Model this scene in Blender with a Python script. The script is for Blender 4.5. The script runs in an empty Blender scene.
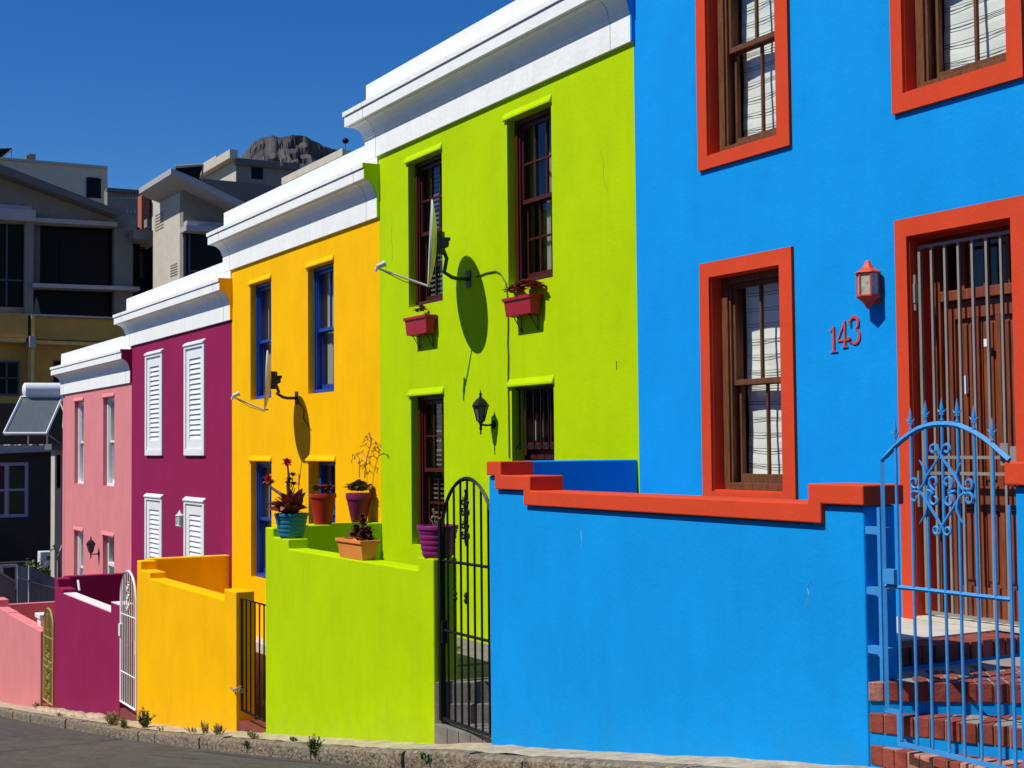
import bpy, bmesh, math, random
from mathutils import Vector, Matrix, noise
R = math.radians
random.seed(7)
scene = bpy.context.scene
col = scene.collection

# ------------------------------------------------------------------ camera
F = 1415.0; CX, CY = 512.0, 384.0
def _cr(px, py): return Vector((px - CX, -(py - CY), -F))
_mx = _cr(-282.8, 455.4).normalized()
_z = _cr(213, -31000); _z = (_z - _z.dot(_mx) * _mx).normalized()
if _z.y < 0: _z = -_z
_X = -_mx; _Y = _z.cross(_X)
M3 = Matrix((_X, _Y, _z))
camd = bpy.data.cameras.new('camera'); cam = bpy.data.objects.new('camera', camd); col.objects.link(cam)
camd.sensor_width = 36; camd.lens = F / 1024 * 36; camd.clip_end = 20000; camd.clip_start = 0.05
cam.matrix_world = M3.to_4x4()
scene.camera = cam
def atY(px, py, Y):
    d = M3 @ _cr(px, py); return d * (Y / d.y)
def atX(px, py, X):
    d = M3 @ _cr(px, py); return d * (X / d.x)
def atZ(px, py, Z):
    d = M3 @ _cr(px, py); return d * (Z / d.z)

# ------------------------------------------------------------------ materials
def lin(c):
    c = c / 255
    return c / 12.92 if c <= .04045 else ((c + .055) / 1.055) ** 2.4
def rgb(r, g, b): return (lin(r), lin(g), lin(b), 1)
MATS = {}
def mat(name, color, rough=.6, metal=0.0, var=.0, vscale=3.0, bump=0.0, bscale=60.0, spec=.5, stretch=(1, 1, 1), dirt=0.0, dirtcol=None, coat=0.0, vcol=None, streak=0.0, splash=0.0):
    if name in MATS: return MATS[name]
    m = bpy.data.materials.new(name); m.use_nodes = True; MATS[name] = m
    nt = m.node_tree; N = nt.nodes; L = nt.links
    b = N['Principled BSDF']
    b.inputs['Base Color'].default_value = color; b.inputs['Roughness'].default_value = rough
    b.inputs['Metallic'].default_value = metal; b.inputs['Specular IOR Level'].default_value = spec
    if coat: b.inputs['Coat Weight'].default_value = coat
    tc = N.new('ShaderNodeTexCoord'); mp = N.new('ShaderNodeMapping'); mp.inputs['Scale'].default_value = stretch
    L.new(tc.outputs['Object'], mp.inputs['Vector'])
    out = None
    if var:
        n = N.new('ShaderNodeTexNoise'); n.inputs['Scale'].default_value = vscale; n.inputs['Detail'].default_value = 6; n.inputs['Roughness'].default_value = .6
        L.new(mp.outputs[0], n.inputs['Vector'])
        cr = N.new('ShaderNodeMapRange'); cr.inputs[1].default_value = .3; cr.inputs[2].default_value = .7
        L.new(n.outputs['Fac'], cr.inputs[0])
        mx = N.new('ShaderNodeMix'); mx.data_type = 'RGBA'
        c2 = vcol if vcol else tuple(max(0, c * (1 - var)) for c in color[:3]) + (1,)
        c1 = color if vcol else tuple(min(1, c * (1 + var)) for c in color[:3]) + (1,)
        mx.inputs[6].default_value = c2; mx.inputs[7].default_value = c1
        L.new(cr.outputs[0], mx.inputs[0]); out = mx.outputs[2]
    if streak:
        n = N.new('ShaderNodeTexNoise'); n.inputs['Scale'].default_value = 1; n.inputs['Detail'].default_value = 6; n.inputs['Roughness'].default_value = .65
        mp3 = N.new('ShaderNodeMapping'); mp3.inputs['Scale'].default_value = (9, 9, .7); L.new(tc.outputs['Object'], mp3.inputs['Vector']); L.new(mp3.outputs[0], n.inputs['Vector'])
        cr = N.new('ShaderNodeMapRange'); cr.inputs[1].default_value = .5; cr.inputs[2].default_value = .85; cr.inputs[4].default_value = streak; L.new(n.outputs['Fac'], cr.inputs[0])
        mx = N.new('ShaderNodeMix'); mx.data_type = 'RGBA'
        if out: L.new(out, mx.inputs[6])
        else: mx.inputs[6].default_value = color
        mx.inputs[7].default_value = dirtcol or tuple(c * .6 for c in color[:3]) + (1,); L.new(cr.outputs[0], mx.inputs[0]); out = mx.outputs[2]
        # fine mottling
        n = N.new('ShaderNodeTexNoise'); n.inputs['Scale'].default_value = 11; n.inputs['Detail'].default_value = 8; n.inputs['Roughness'].default_value = .75; L.new(tc.outputs['Object'], n.inputs['Vector'])
        cr = N.new('ShaderNodeMapRange'); cr.inputs[1].default_value = .45; cr.inputs[2].default_value = .75; cr.inputs[4].default_value = streak * .55; L.new(n.outputs['Fac'], cr.inputs[0])
        mx = N.new('ShaderNodeMix'); mx.data_type = 'RGBA'; L.new(out, mx.inputs[6])
        mx.inputs[7].default_value = tuple(c * .6 for c in color[:3]) + (1,); L.new(cr.outputs[0], mx.inputs[0]); out = mx.outputs[2]
    if dirt:
        n = N.new('ShaderNodeTexNoise'); n.inputs['Scale'].default_value = 1.3; n.inputs['Detail'].default_value = 8; n.inputs['Roughness'].default_value = .7
        mp2 = N.new('ShaderNodeMapping'); mp2.inputs['Scale'].default_value = (2.2, 2.2, .35)
        L.new(tc.outputs['Object'], mp2.inputs['Vector']); L.new(mp2.outputs[0], n.inputs['Vector'])
        cr = N.new('ShaderNodeMapRange'); cr.inputs[1].default_value = .52; cr.inputs[2].default_value = .78; cr.inputs[4].default_value = dirt
        L.new(n.outputs['Fac'], cr.inputs[0])
        mx = N.new('ShaderNodeMix'); mx.data_type = 'RGBA'
        if out: L.new(out, mx.inputs[6])
        else: mx.inputs[6].default_value = color
        mx.inputs[7].default_value = dirtcol or (.12, .1, .07, 1)
        L.new(cr.outputs[0], mx.inputs[0]); out = mx.outputs[2]
    if splash:
        # rain-splash grime along the foot of the street walls, fading out above the sloping pavement
        ge = N.new('ShaderNodeNewGeometry'); sx_ = N.new('ShaderNodeSeparateXYZ'); L.new(ge.outputs['Position'], sx_.inputs[0])
        m1 = N.new('ShaderNodeMath'); m1.operation = 'MULTIPLY_ADD'; m1.inputs[1].default_value = -.1375; m1.inputs[2].default_value = 1.0; L.new(sx_.outputs['X'], m1.inputs[0])
        m2 = N.new('ShaderNodeMath'); m2.operation = 'ADD'; L.new(m1.outputs[0], m2.inputs[0]); L.new(sx_.outputs['Z'], m2.inputs[1])
        n = N.new('ShaderNodeTexNoise'); n.inputs['Scale'].default_value = 3.2; n.inputs['Detail'].default_value = 8; n.inputs['Roughness'].default_value = .7; L.new(ge.outputs['Position'], n.inputs['Vector'])
        m3 = N.new('ShaderNodeMath'); m3.operation = 'MULTIPLY_ADD'; m3.inputs[1].default_value = -1.1; L.new(n.outputs['Fac'], m3.inputs[0]); L.new(m2.outputs[0], m3.inputs[2])
        cr = N.new('ShaderNodeMapRange'); cr.inputs[1].default_value = -.30; cr.inputs[2].default_value = -.85; cr.inputs[3].default_value = 0; cr.inputs[4].default_value = splash; L.new(m3.outputs[0], cr.inputs[0])
        mx = N.new('ShaderNodeMix'); mx.data_type = 'RGBA'; L.new(out, mx.inputs[6]); mx.inputs[7].default_value = tuple(.5 * c + .03 for c in color[:3]) + (1,); L.new(cr.outputs[0], mx.inputs[0]); out = mx.outputs[2]
    if out: L.new(out, b.inputs['Base Color'])
    if bump:
        n = N.new('ShaderNodeTexNoise'); n.inputs['Scale'].default_value = bscale; n.inputs['Detail'].default_value = 5
        L.new(tc.outputs['Object'], n.inputs['Vector'])
        n2 = N.new('ShaderNodeTexNoise'); n2.inputs['Scale'].default_value = bscale * .12; n2.inputs['Detail'].default_value = 3
        L.new(tc.outputs['Object'], n2.inputs['Vector'])
        ad = N.new('ShaderNodeMath'); ad.operation = 'MULTIPLY_ADD'; ad.inputs[1].default_value = 2.5
        L.new(n2.outputs['Fac'], ad.inputs[0]); L.new(n.outputs['Fac'], ad.inputs[2])
        bp = N.new('ShaderNodeBump'); bp.inputs['Strength'].default_value = 1; bp.inputs['Distance'].default_value = bump
        L.new(ad.outputs[0], bp.inputs['Height']); L.new(bp.outputs[0], b.inputs['Normal'])
    return m

def plaster(name, c, dirt=.12, dc=None):
    dcol = dc or tuple(v * .55 for v in c[:3]) + (1,)
    return mat(name, c, rough=.75, streak=.14, var=.07, vscale=1.1, stretch=(1.3, 1.3, 1), bump=.0020, bscale=34, splash=.42, spec=.06, dirt=dirt, dirtcol=dcol)

BLUE = plaster('blue_plaster', (.005, .285, .73, 1))
GREEN = plaster('lime_plaster', (.42, .60, .0003, 1))
YELL = plaster('yellow_plaster', (.90, .47, .0003, 1))
PURP = plaster('purple_plaster', (.265, .016, .080, 1))
PINK = plaster('pink_plaster', (.66, .225, .235, 1))
REDT = plaster('red_trim_plaster', (.62, .066, .025, 1), dirt=.15)
WHITE = mat('white_paint_plaster', (.82, .83, .80, 1), rough=.7, var=.03, vscale=2, bump=.003, bscale=22, spec=.1, dirt=.18, dirtcol=(.42, .42, .38, 1), streak=.20)
WHITEP = mat('white_gloss_paint', (.78, .79, .79, 1), rough=.4, var=.04, vscale=4)
WOODW = mat('weathered_brown_wood', (.135, .055, .024, 1), rough=.6, spec=.2, var=.35, vscale=5, stretch=(12, 12, 1.2), bump=.002, bscale=60)
WOODM = mat('mahogany_wood', (.060, .011, .008, 1), rough=.45, spec=.25, var=.25, vscale=5, stretch=(12, 12, 1))
WOODD = mat('varnished_door_wood', (.20, .052, .018, 1), rough=.42, var=.4, vscale=4, stretch=(14, 14, 1), bump=.001, bscale=80)
BLUEW = mat('royal_blue_wood', (.008, .050, .27, 1), rough=.4, var=.1)
CURT = mat('net_curtain', (.34, .35, .31, 1), rough=.9, var=.08, vscale=3)
BLIND = mat('calico_blind', (.84, .84, .76, 1), rough=.9, var=.05, vscale=2)
SEAM = mat('dark_seam', (.05, .05, .045, 1), rough=.9)
BLACKM = mat('black_iron', (.006, .006, .006, 1), rough=.5, spec=.25)
STEEL = mat('grey_painted_steel', (.24, .225, .20, 1), rough=.5, var=.15)
GATEB = mat('light_blue_iron', (.045, .26, .60, 1), rough=.5, spec=.2, var=.12, vscale=9, bump=.001, bscale=90, dirt=.3, dirtcol=(.10, .14, .18, 1))
OLIVE = mat('olive_iron', (.33, .27, .06, 1), rough=.5, var=.2)
BRICK = mat('red_paver_brick', (.23, .050, .034, 1), spec=.2, rough=.8, var=.4, vscale=9, bump=.003, bscale=70, dirt=.3, dirtcol=(.3, .17, .12, 1))
BRICK2 = mat('pale_worn_brick', (.40, .18, .13, 1), rough=.85, var=.4, vscale=12, bump=.004, bscale=60)
MORTAR = mat('mortar', (.26, .23, .19, 1), rough=.9, var=.2, bump=.003)
CONC = mat('concrete_slab', (.50, .47, .40, 1), rough=.85, var=.12, vscale=5, bump=.002, bscale=50, dirt=.3, dirtcol=(.25, .22, .18, 1))
STONEG = mat('grey_stone_step', (.16, .145, .13, 1), rough=.8, var=.3, vscale=4, bump=.003, bscale=40)
REDSTEP = mat('red_polished_step', (.17, .035, .028, 1), rough=.6, var=.25, vscale=5, bump=.002)
DARKROOM = mat('dark_interior', (.03, .028, .025, 1), rough=.9)
ROOFM = mat('grey_roof_sheet', (.2, .2, .2, 1), rough=.7, var=.2)
BLKW = mat('charcoal_render', (.030, .026, .021, 1), rough=.8, var=.25, vscale=1.5)
SOIL = mat('soil', (.06, .04, .028, 1), rough=.95, var=.3, bump=.01)

def glass_mat(name='window_glass', tint=(.92, .95, .94, 1), refl=1.0):
    m = bpy.data.materials.new(name); m.use_nodes = True; nt = m.node_tree; N = nt.nodes; L = nt.links
    N.remove(N['Principled BSDF'])
    t = N.new('ShaderNodeBsdfTransparent'); t.inputs[0].default_value = tint
    g = N.new('ShaderNodeBsdfGlossy'); g.inputs['Roughness'].default_value = .02; g.inputs[0].default_value = (.9, .9, .9, 1)
    f = N.new('ShaderNodeFresnel'); ge = N.new('ShaderNodeNewGeometry'); ir = N.new('ShaderNodeMapRange')
    ir.inputs[3].default_value = 1.5; ir.inputs[4].default_value = 1 / 1.5; L.new(ge.outputs['Backfacing'], ir.inputs[0]); L.new(ir.outputs[0], f.inputs[0])
    mx = N.new('ShaderNodeMixShader'); L.new(f.outputs[0], mx.inputs[0]); L.new(t.outputs[0], mx.inputs[1]); L.new(g.outputs[0], mx.inputs[2])
    L.new(mx.outputs[0], N['Material Output'].inputs[0]); return m
GLASS = glass_mat()
GLASSD = glass_mat('tinted_glass', (.35, .38, .42, 1))

# ------------------------------------------------------------------ mesh builder
class MB:
    def __init__(s): s.v = []; s.f = []; s.m = []; s.cur = 0
    def add(s, vs, fs):
        b = len(s.v); s.v += [tuple(v) for v in vs]
        for f in fs: s.f.append([b + i for i in f]); s.m.append(s.cur)
        return s
    def box(s, x0, x1, y0, y1, z0, z1):
        if x0 > x1: x0, x1 = x1, x0
        if y0 > y1: y0, y1 = y1, y0
        if z0 > z1: z0, z1 = z1, z0
        v = [(x0, y0, z0), (x1, y0, z0), (x1, y1, z0), (x0, y1, z0), (x0, y0, z1), (x1, y0, z1), (x1, y1, z1), (x0, y1, z1)]
        return s.add(v, [(0, 3, 2, 1), (4, 5, 6, 7), (0, 1, 5, 4), (1, 2, 6, 5), (2, 3, 7, 6), (3, 0, 4, 7)])
    def prism(s, pts, vec):
        n = len(pts); p = [Vector(q) for q in pts]; vec = Vector(vec)
        v = p + [q + vec for q in p]
        f = [list(range(n))[::-1], list(range(n, 2 * n))]
        for i in range(n): f.append([i, (i + 1) % n, n + (i + 1) % n, n + i])
        return s.add(v, f)
    def tube(s, pts, r, seg=6, cap=True):
        pts = [Vector(p) for p in pts]; n = len(pts)
        rs = r if isinstance(r, (list, tuple)) else [r] * n
        rings = []; up = None
        for i, p in enumerate(pts):
            d = (pts[min(i + 1, n - 1)] - pts[max(i - 1, 0)])
            if d.length < 1e-9: d = Vector((0, 0, 1))
            d.normalize()
            if up is None: up = d.orthogonal().normalized()
            else:
                up = up - up.dot(d) * d
                up = up.normalized() if up.length > 1e-6 else d.orthogonal().normalized()
            w = d.cross(up)
            rings.append([p + rs[i] * (math.cos(2 * math.pi * k / seg + math.pi / 4) * up + math.sin(2 * math.pi * k / seg + math.pi / 4) * w) for k in range(seg)])
        v = [q for g in rings for q in g]; f = []
        for i in range(n - 1):
            for k in range(seg):
                a = i * seg + k; b = i * seg + (k + 1) % seg
                f.append((a, b, b + seg, a + seg))
        if cap: f += [tuple(range(seg))[::-1], tuple(range((n - 1) * seg, n * seg))]
        return s.add(v, f)
    def lathe(s, prof, c, seg=24, axis=None, capb=True, capt=True, squash=(1, 1), rot=0):
        c = Vector(c); Q = (axis if axis is not None else Matrix.Identity(3))
        v = []; f = []
        for (r, z) in prof:
            for k in range(seg):
                a = 2 * math.pi * k / seg + rot
                v.append(c + Q @ Vector((r * math.cos(a) * squash[0], r * math.sin(a) * squash[1], z)))
        for i in range(len(prof) - 1):
            for k in range(seg):
                a = i * seg + k; b = i * seg + (k + 1) % seg
                f.append((a, b, b + seg, a + seg))
        if capb: f.append(tuple(range(seg))[::-1])
        if capt: f.append(tuple(range((len(prof) - 1) * seg, len(prof) * seg)))
        return s.add(v, f)
    def build(s, name, ms, parent=None, smooth=False, bevel=0, bseg=2):
        me = bpy.data.meshes.new(name)
        ms = ms if isinstance(ms, (list, tuple)) else [ms]
        o = bpy.data.objects.new(name, me); col.objects.link(o)
        org = Vector((0, 0, 0))
        if parent is None and s.v:
            xs = [p[0] for p in s.v]; ys = [p[1] for p in s.v]; zs = [p[2] for p in s.v]
            org = Vector(((min(xs) + max(xs)) / 2, (min(ys) + max(ys)) / 2, min(zs)))
            o.location = org
        elif parent is not None:
            o.parent = parent; org = world_loc(parent)
        me.from_pydata([Vector(p) - org for p in s.v], [], s.f)
        for m in ms: me.materials.append(m)
        for p, mi in zip(me.polygons, s.m): p.material_index = mi; p.use_smooth = smooth
        bm = bmesh.new(); bm.from_mesh(me); bmesh.ops.recalc_face_normals(bm, faces=bm.faces); bm.to_mesh(me); bm.free()
        if bevel:
            b = o.modifiers.new('bevel', 'BEVEL'); b.width = bevel; b.segments = bseg; b.limit_method = 'ANGLE'; b.angle_limit = R(40)
        if smooth:
            try: me.set_sharp_from_angle(angle=R(38))
            except Exception: pass
        return o
def world_loc(o):
    l = Vector((0, 0, 0))
    while o: l += Vector(o.location); o = o.parent
    return l
def tag(o, label=None, cat=None, group=None, kind=None):
    if label: o['label'] = label
    if cat: o['category'] = cat
    if group: o['group'] = group
    if kind: o['kind'] = kind
    return o
def thing(name, label, cat, loc=(0, 0, 0), group=None):
    o = bpy.data.objects.new(name, None); col.objects.link(o); o.location = loc; o.empty_display_size = .2
    return tag(o, label, cat, group)
def ident(u, d, z): return (u, d, z)
def wall(mb, u0, u1, z0, z1, d0, d1, holes, mp=ident, step=None):
    """wall from u0..u1, z0..z1, front depth d0, back d1, rectangular holes (u0,u1,z0,z1)"""
    us = sorted({u0, u1, *[h[0] for h in holes], *[h[1] for h in holes]}); us = [u for u in us if u0 <= u <= u1]
    zs = sorted({z0, z1, *[h[2] for h in holes], *[h[3] for h in holes]}); zs = [z for z in zs if z0 <= z <= z1]
    def inh(u, z): return any(h[0] < u < h[1] and h[2] < z < h[3] for h in holes)
    for i in range(len(us) - 1):
        for j in range(len(zs) - 1):
            if inh((us[i] + us[i + 1]) / 2, (zs[j] + zs[j + 1]) / 2): continue
            for d in (d0, d1):
                mb.add([mp(us[i], d, zs[j]), mp(us[i + 1], d, zs[j]), mp(us[i + 1], d, zs[j + 1]), mp(us[i], d, zs[j + 1])], [(0, 1, 2, 3)])
    def frame(a, b, c, e):
        mb.add([mp(a, d0, c), mp(a, d1, c), mp(a, d1, e), mp(a, d0, e)], [(0, 1, 2, 3)])
        mb.add([mp(b, d0, c), mp(b, d1, c), mp(b, d1, e), mp(b, d0, e)], [(0, 1, 2, 3)])
        mb.add([mp(a, d0, c), mp(b, d0, c), mp(b, d1, c), mp(a, d1, c)], [(0, 1, 2, 3)])
        mb.add([mp(a, d0, e), mp(b, d0, e), mp(b, d1, e), mp(a, d1, e)], [(0, 1, 2, 3)])
    frame(u0, u1, z0, z1)
    for h in holes: frame(*h)
    return mb
def build_wall(mb, name, m, parent):
    """like build but welds vertices and keeps normals from face winding fixed towards the outside by recalculation"""
    o = mb.build(name, m, parent)
    bm = bmesh.new(); bm.from_mesh(o.data); bmesh.ops.remove_doubles(bm, verts=bm.verts, dist=1e-5)
    bmesh.ops.recalc_face_normals(bm, faces=bm.faces); bm.to_mesh(o.data); bm.free(); return o

# ------------------------------------------------------------------ light
SUNDIR = Vector((.07, 1, -1.35)).normalized()
sd = bpy.data.lights.new('sun', 'SUN'); sd.energy = 4.9; sd.angle = R(.5); sd.color = (1, .955, .865)
so = bpy.data.objects.new('sun', sd); col.objects.link(so); so.rotation_euler = SUNDIR.to_track_quat('-Z', 'Y').to_euler()
w = bpy.data.worlds.new('World'); scene.world = w; w.use_nodes = True
nt = w.node_tree; bg = nt.nodes['Background']
sky = nt.nodes.new('ShaderNodeTexSky'); sky.sky_type = 'NISHITA'; sky.sun_disc = False
el = math.asin(-SUNDIR.z); sky.sun_elevation = el
sky.sun_rotation = math.atan2(-SUNDIR.x, -SUNDIR.y)   # azimuth of the sun measured from +Y towards +X
sky.altitude = 0; sky.air_density = 1.0; sky.dust_density = 0.0; sky.ozone_density = 10.0
hs = nt.nodes.new('ShaderNodeHueSaturation'); hs.inputs['Saturation'].default_value = 1.22; hs.inputs['Hue'].default_value = .508; hs.inputs['Value'].default_value = 1
nt.links.new(sky.outputs[0], hs.inputs['Color']); nt.links.new(hs.outputs[0], bg.inputs['Color'])
bg.inputs['Strength'].default_value = .097
vs = scene.view_settings; vs.view_transform = 'Standard'; vs.look = 'None'; vs.exposure = .06; vs.gamma = 1; vs.use_curve_mapping = False

# ------------------------------------------------------------------ ground
PR = [(-400, -22), (-120, -14.5), (-70, -10.4), (-45, -7.15), (-32.93, -5.478), (-28.42, -4.93), (-25, -4.50), (-22.49, -4.17), (-19, -3.72), (-15.63, -3.235), (-11.25, -2.585), (-10.18, -2.40), (-8.7, -2.185), (-7.6, -2.015), (-6.88, -1.905), (-5.85, -1.76), (-4.4, -1.70), (-3, -1.45), (0, -.95), (20, 2.0), (60, 6), (400, 20)]
PR = [(x, z) for x, z in PR]
def gz(x):
    if x <= PR[0][0]: return PR[0][1]
    for (a, za), (b, zb) in zip(PR, PR[1:]):
        if x <= b: return za + (zb - za) * (x - a) / (b - a)
    return PR[-1][1]
def strip(name, m, xs, ys, zf, kind='structure'):
    mb = MB(); ny = len(ys)
    v = [(x, y, zf(x, y)) for x in xs for y in ys]
    f = [(i * ny + j, (i + 1) * ny + j, (i + 1) * ny + j + 1, i * ny + j + 1) for i in range(len(xs) - 1) for j in range(ny - 1)]
    mb.add(v, f); o = mb.build(name, m, smooth=True); tag(o, kind=kind); return o
def frange(a, b, s):
    n = max(1, int(round((b - a) / s))); return [a + (b - a) * i / n for i in range(n + 1)]
EARTH = mat('earth', (.16, .13, .09, 1), rough=.95, var=.3, vscale=.4, bump=.02, bscale=4)
ASPH = mat('asphalt', (.088, .079, .070, 1), rough=.9, spec=.25, var=.22, vscale=2.2, stretch=(.5, 2.2, 1), bump=.012, bscale=90, dirt=.5, dirtcol=(.034, .031, .028, 1), streak=.5)
PAVE = mat('worn_concrete_pavement', (.43, .355, .235, 1), rough=.9, var=.3, vscale=7, bump=.012, bscale=24, dirt=.7, dirtcol=(.15, .12, .08, 1))
KERB = mat('rough_granite_kerb', (.33, .265, .18, 1), rough=.9, var=.6, vscale=16, bump=.035, bscale=30, vcol=(.085, .068, .048, 1))
xs = [-6000, -3000, -1000, -400, -200, -120, -90] + frange(-70, 20, 1.0) + [60, 200, 400, 1000, 3000, 6000]
ys = [-6000, -2000, -400, -60, -8, -3, 5.0, 5.3, 8, 15, 40, 120, 400, 2000, 6000]
strip('ground', EARTH, xs, ys, lambda x, y: gz(x) - .36)
RD = .125
def road_z(x, y): return gz(x) - RD - .02 * abs(y - 1) / 4 + .004 * noise.noise(Vector((x * .5, y * .7, 0)))
strip('road', ASPH, frange(-70, 20, .4), frange(-3.2, 5.06, .35), road_z)
strip('pavement', PAVE, frange(-60, 20, .12), frange(5.12, 5.62, .07), lambda x, y: gz(x) + .004 + .013 * noise.noise(Vector((x * 3.3, y * 6, 2))) )
strip('far_pavement', PAVE, frange(-60, 20, .5), [-6, -3.2], lambda x, y: gz(x) + .0)
# kerb stones
mb = MB(); x = -60.0
while x < 18:
    ln = random.uniform(.75, 1.15); g = .008; n = 16
    o1 = random.uniform(-.012, .012); o2 = random.uniform(-.008, .008)
    for i in range(n):
        a = x + g + (ln - 2 * g) * i / n; b = x + g + (ln - 2 * g) * (i + 1) / n
        def ring(t):
            k = noise.noise(Vector((t * 9, 1, 3))) * .022; k2 = noise.noise(Vector((t * 11, 7, 3))) * .020; k3 = noise.noise(Vector((t * 7, 4, 9))) * .022
            z = gz(t) + o2
            return [(t, 5.00 + o1 + k3, z - .30), (t, 4.995 + o1 + k, z - .06 + k2), (t, 5.0 + o1 + k, z - .018), (t, 5.022 + o1 + k, z + .002 + k2 * .5), (t, 5.14, z + .004 + k * .3), (t, 5.14, z - .3)]
        r0, r1 = ring(a), ring(b)
        fs = [(j, (j + 1) % 6, 6 + (j + 1) % 6, 6 + j) for j in range(6)]
        if i == 0: fs.append((0, 1, 2, 3, 4, 5))
        if i == n - 1: fs.append((11, 10, 9, 8, 7, 6))
        mb.add(r0 + r1, fs)
    x += ln
o = mb.build('kerb', KERB); tag(o, kind='structure')
# dark strips laid on the road in place of overhead wire shadows
WIRESH = mat('wire_shadow_dark', (.018, .017, .016, 1), rough=.7)
mb = MB()
def road_line(pts, wd):
    for (a, b) in zip(pts, pts[1:]):
        n = 12
        for i in range(n):
            p = Vector(a).lerp(Vector(b), i / n); q = Vector(a).lerp(Vector(b), (i + 1) / n)
            d = (q - p).normalized(); s_ = Vector((-d.y, d.x)) * wd * (1 + .5 * noise.noise(Vector((p.x * 3, p.y * 3, 0))))
            vsx = [p - s_, q - s_, q + s_, p + s_]
            mb.add([(c.x, c.y, road_z(c.x, c.y) + .006) for c in vsx], [(0, 1, 2, 3)])
def rp(px, py):
    p = atZ(px, py, -5)
    for _ in range(30): p = atZ(px, py, road_z(p.x, p.y))
    return (p.x, p.y)
road_line([rp(-40, 757), rp(0, 752), rp(60, 746), rp(100, 742), rp(126, 738)], .02)
road_line([rp(330, 765), rp(250, 758), rp(205, 752), rp(150, 750)], .008); road_line([rp(20, 741), rp(60, 739), rp(110, 741)], .007)
road_line([rp(60, 764), rp(110, 757), rp(150, 755), rp(200, 760)], .006)
o = mb.build('wire_shadow_lines', WIRESH); tag(o, kind='structure')
# stains: lighter dry soil patch
mb = MB()

# ------------------------------------------------------------------ row houses
PLEFT = .33
def cornice_profile(fb):
    # outward offset, z  (bottom to top, outer surface)
    return [(.035, fb), (.035, fb + .262), (.046, fb + .268), (.046, fb + .292), (.052, fb + .296),
            (.058, fb + .33), (.072, fb + .365), (.095, fb + .40), (.125, fb + .43), (.160, fb + .447), (.165, fb + .462),
            (.205, fb + .462), (.205, fb + .580), (.192, fb + .582), (.192, fb + .592), (.222, fb + .594), (.222, fb + .648)]
def sweep_left(mb, prof, xl, xr, yf, yend, ls):
    n = len(prof)
    A = [(xl - o * ls, yend, z) for o, z in prof]; B = [(xl - o * ls, yf - o, z) for o, z in prof]; C = [(xr, yf - o, z) for o, z in prof]
    top = prof[-1][1]; bot = prof[0][1]
    fs = []
    for i in range(n - 1): fs += [(i, n + i, n + i + 1, i + 1), (n + i, 2 * n + i, 2 * n + i + 1, n + i + 1)]
    mb.add(A + B + C, fs)
    o0 = prof[0][0]; o1 = prof[-1][0]
    mb.add([(xl + .05, yend, top), (xl - o1 * ls, yend, top), (xl - o1 * ls, yf - o1, top), (xr, yf - o1, top), (xr, yf + .05, top), (xl + .05, yf + .05, top)], [(0, 1, 2, 5), (5, 2, 3, 4)])
    mb.add([(xl + .05, yend, bot), (xl - o0 * ls, yend, bot), (xl - o0 * ls, yf - o0, bot), (xr, yf - o0, bot), (xr, yf + .05, bot), (xl + .05, yf + .05, bot)], [(0, 1, 2, 5), (5, 2, 3, 4)])
    mb.add(C + [(xr, yf, top), (xr, yf, bot)], [tuple(range(n)) + (n, n + 1)])

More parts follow.
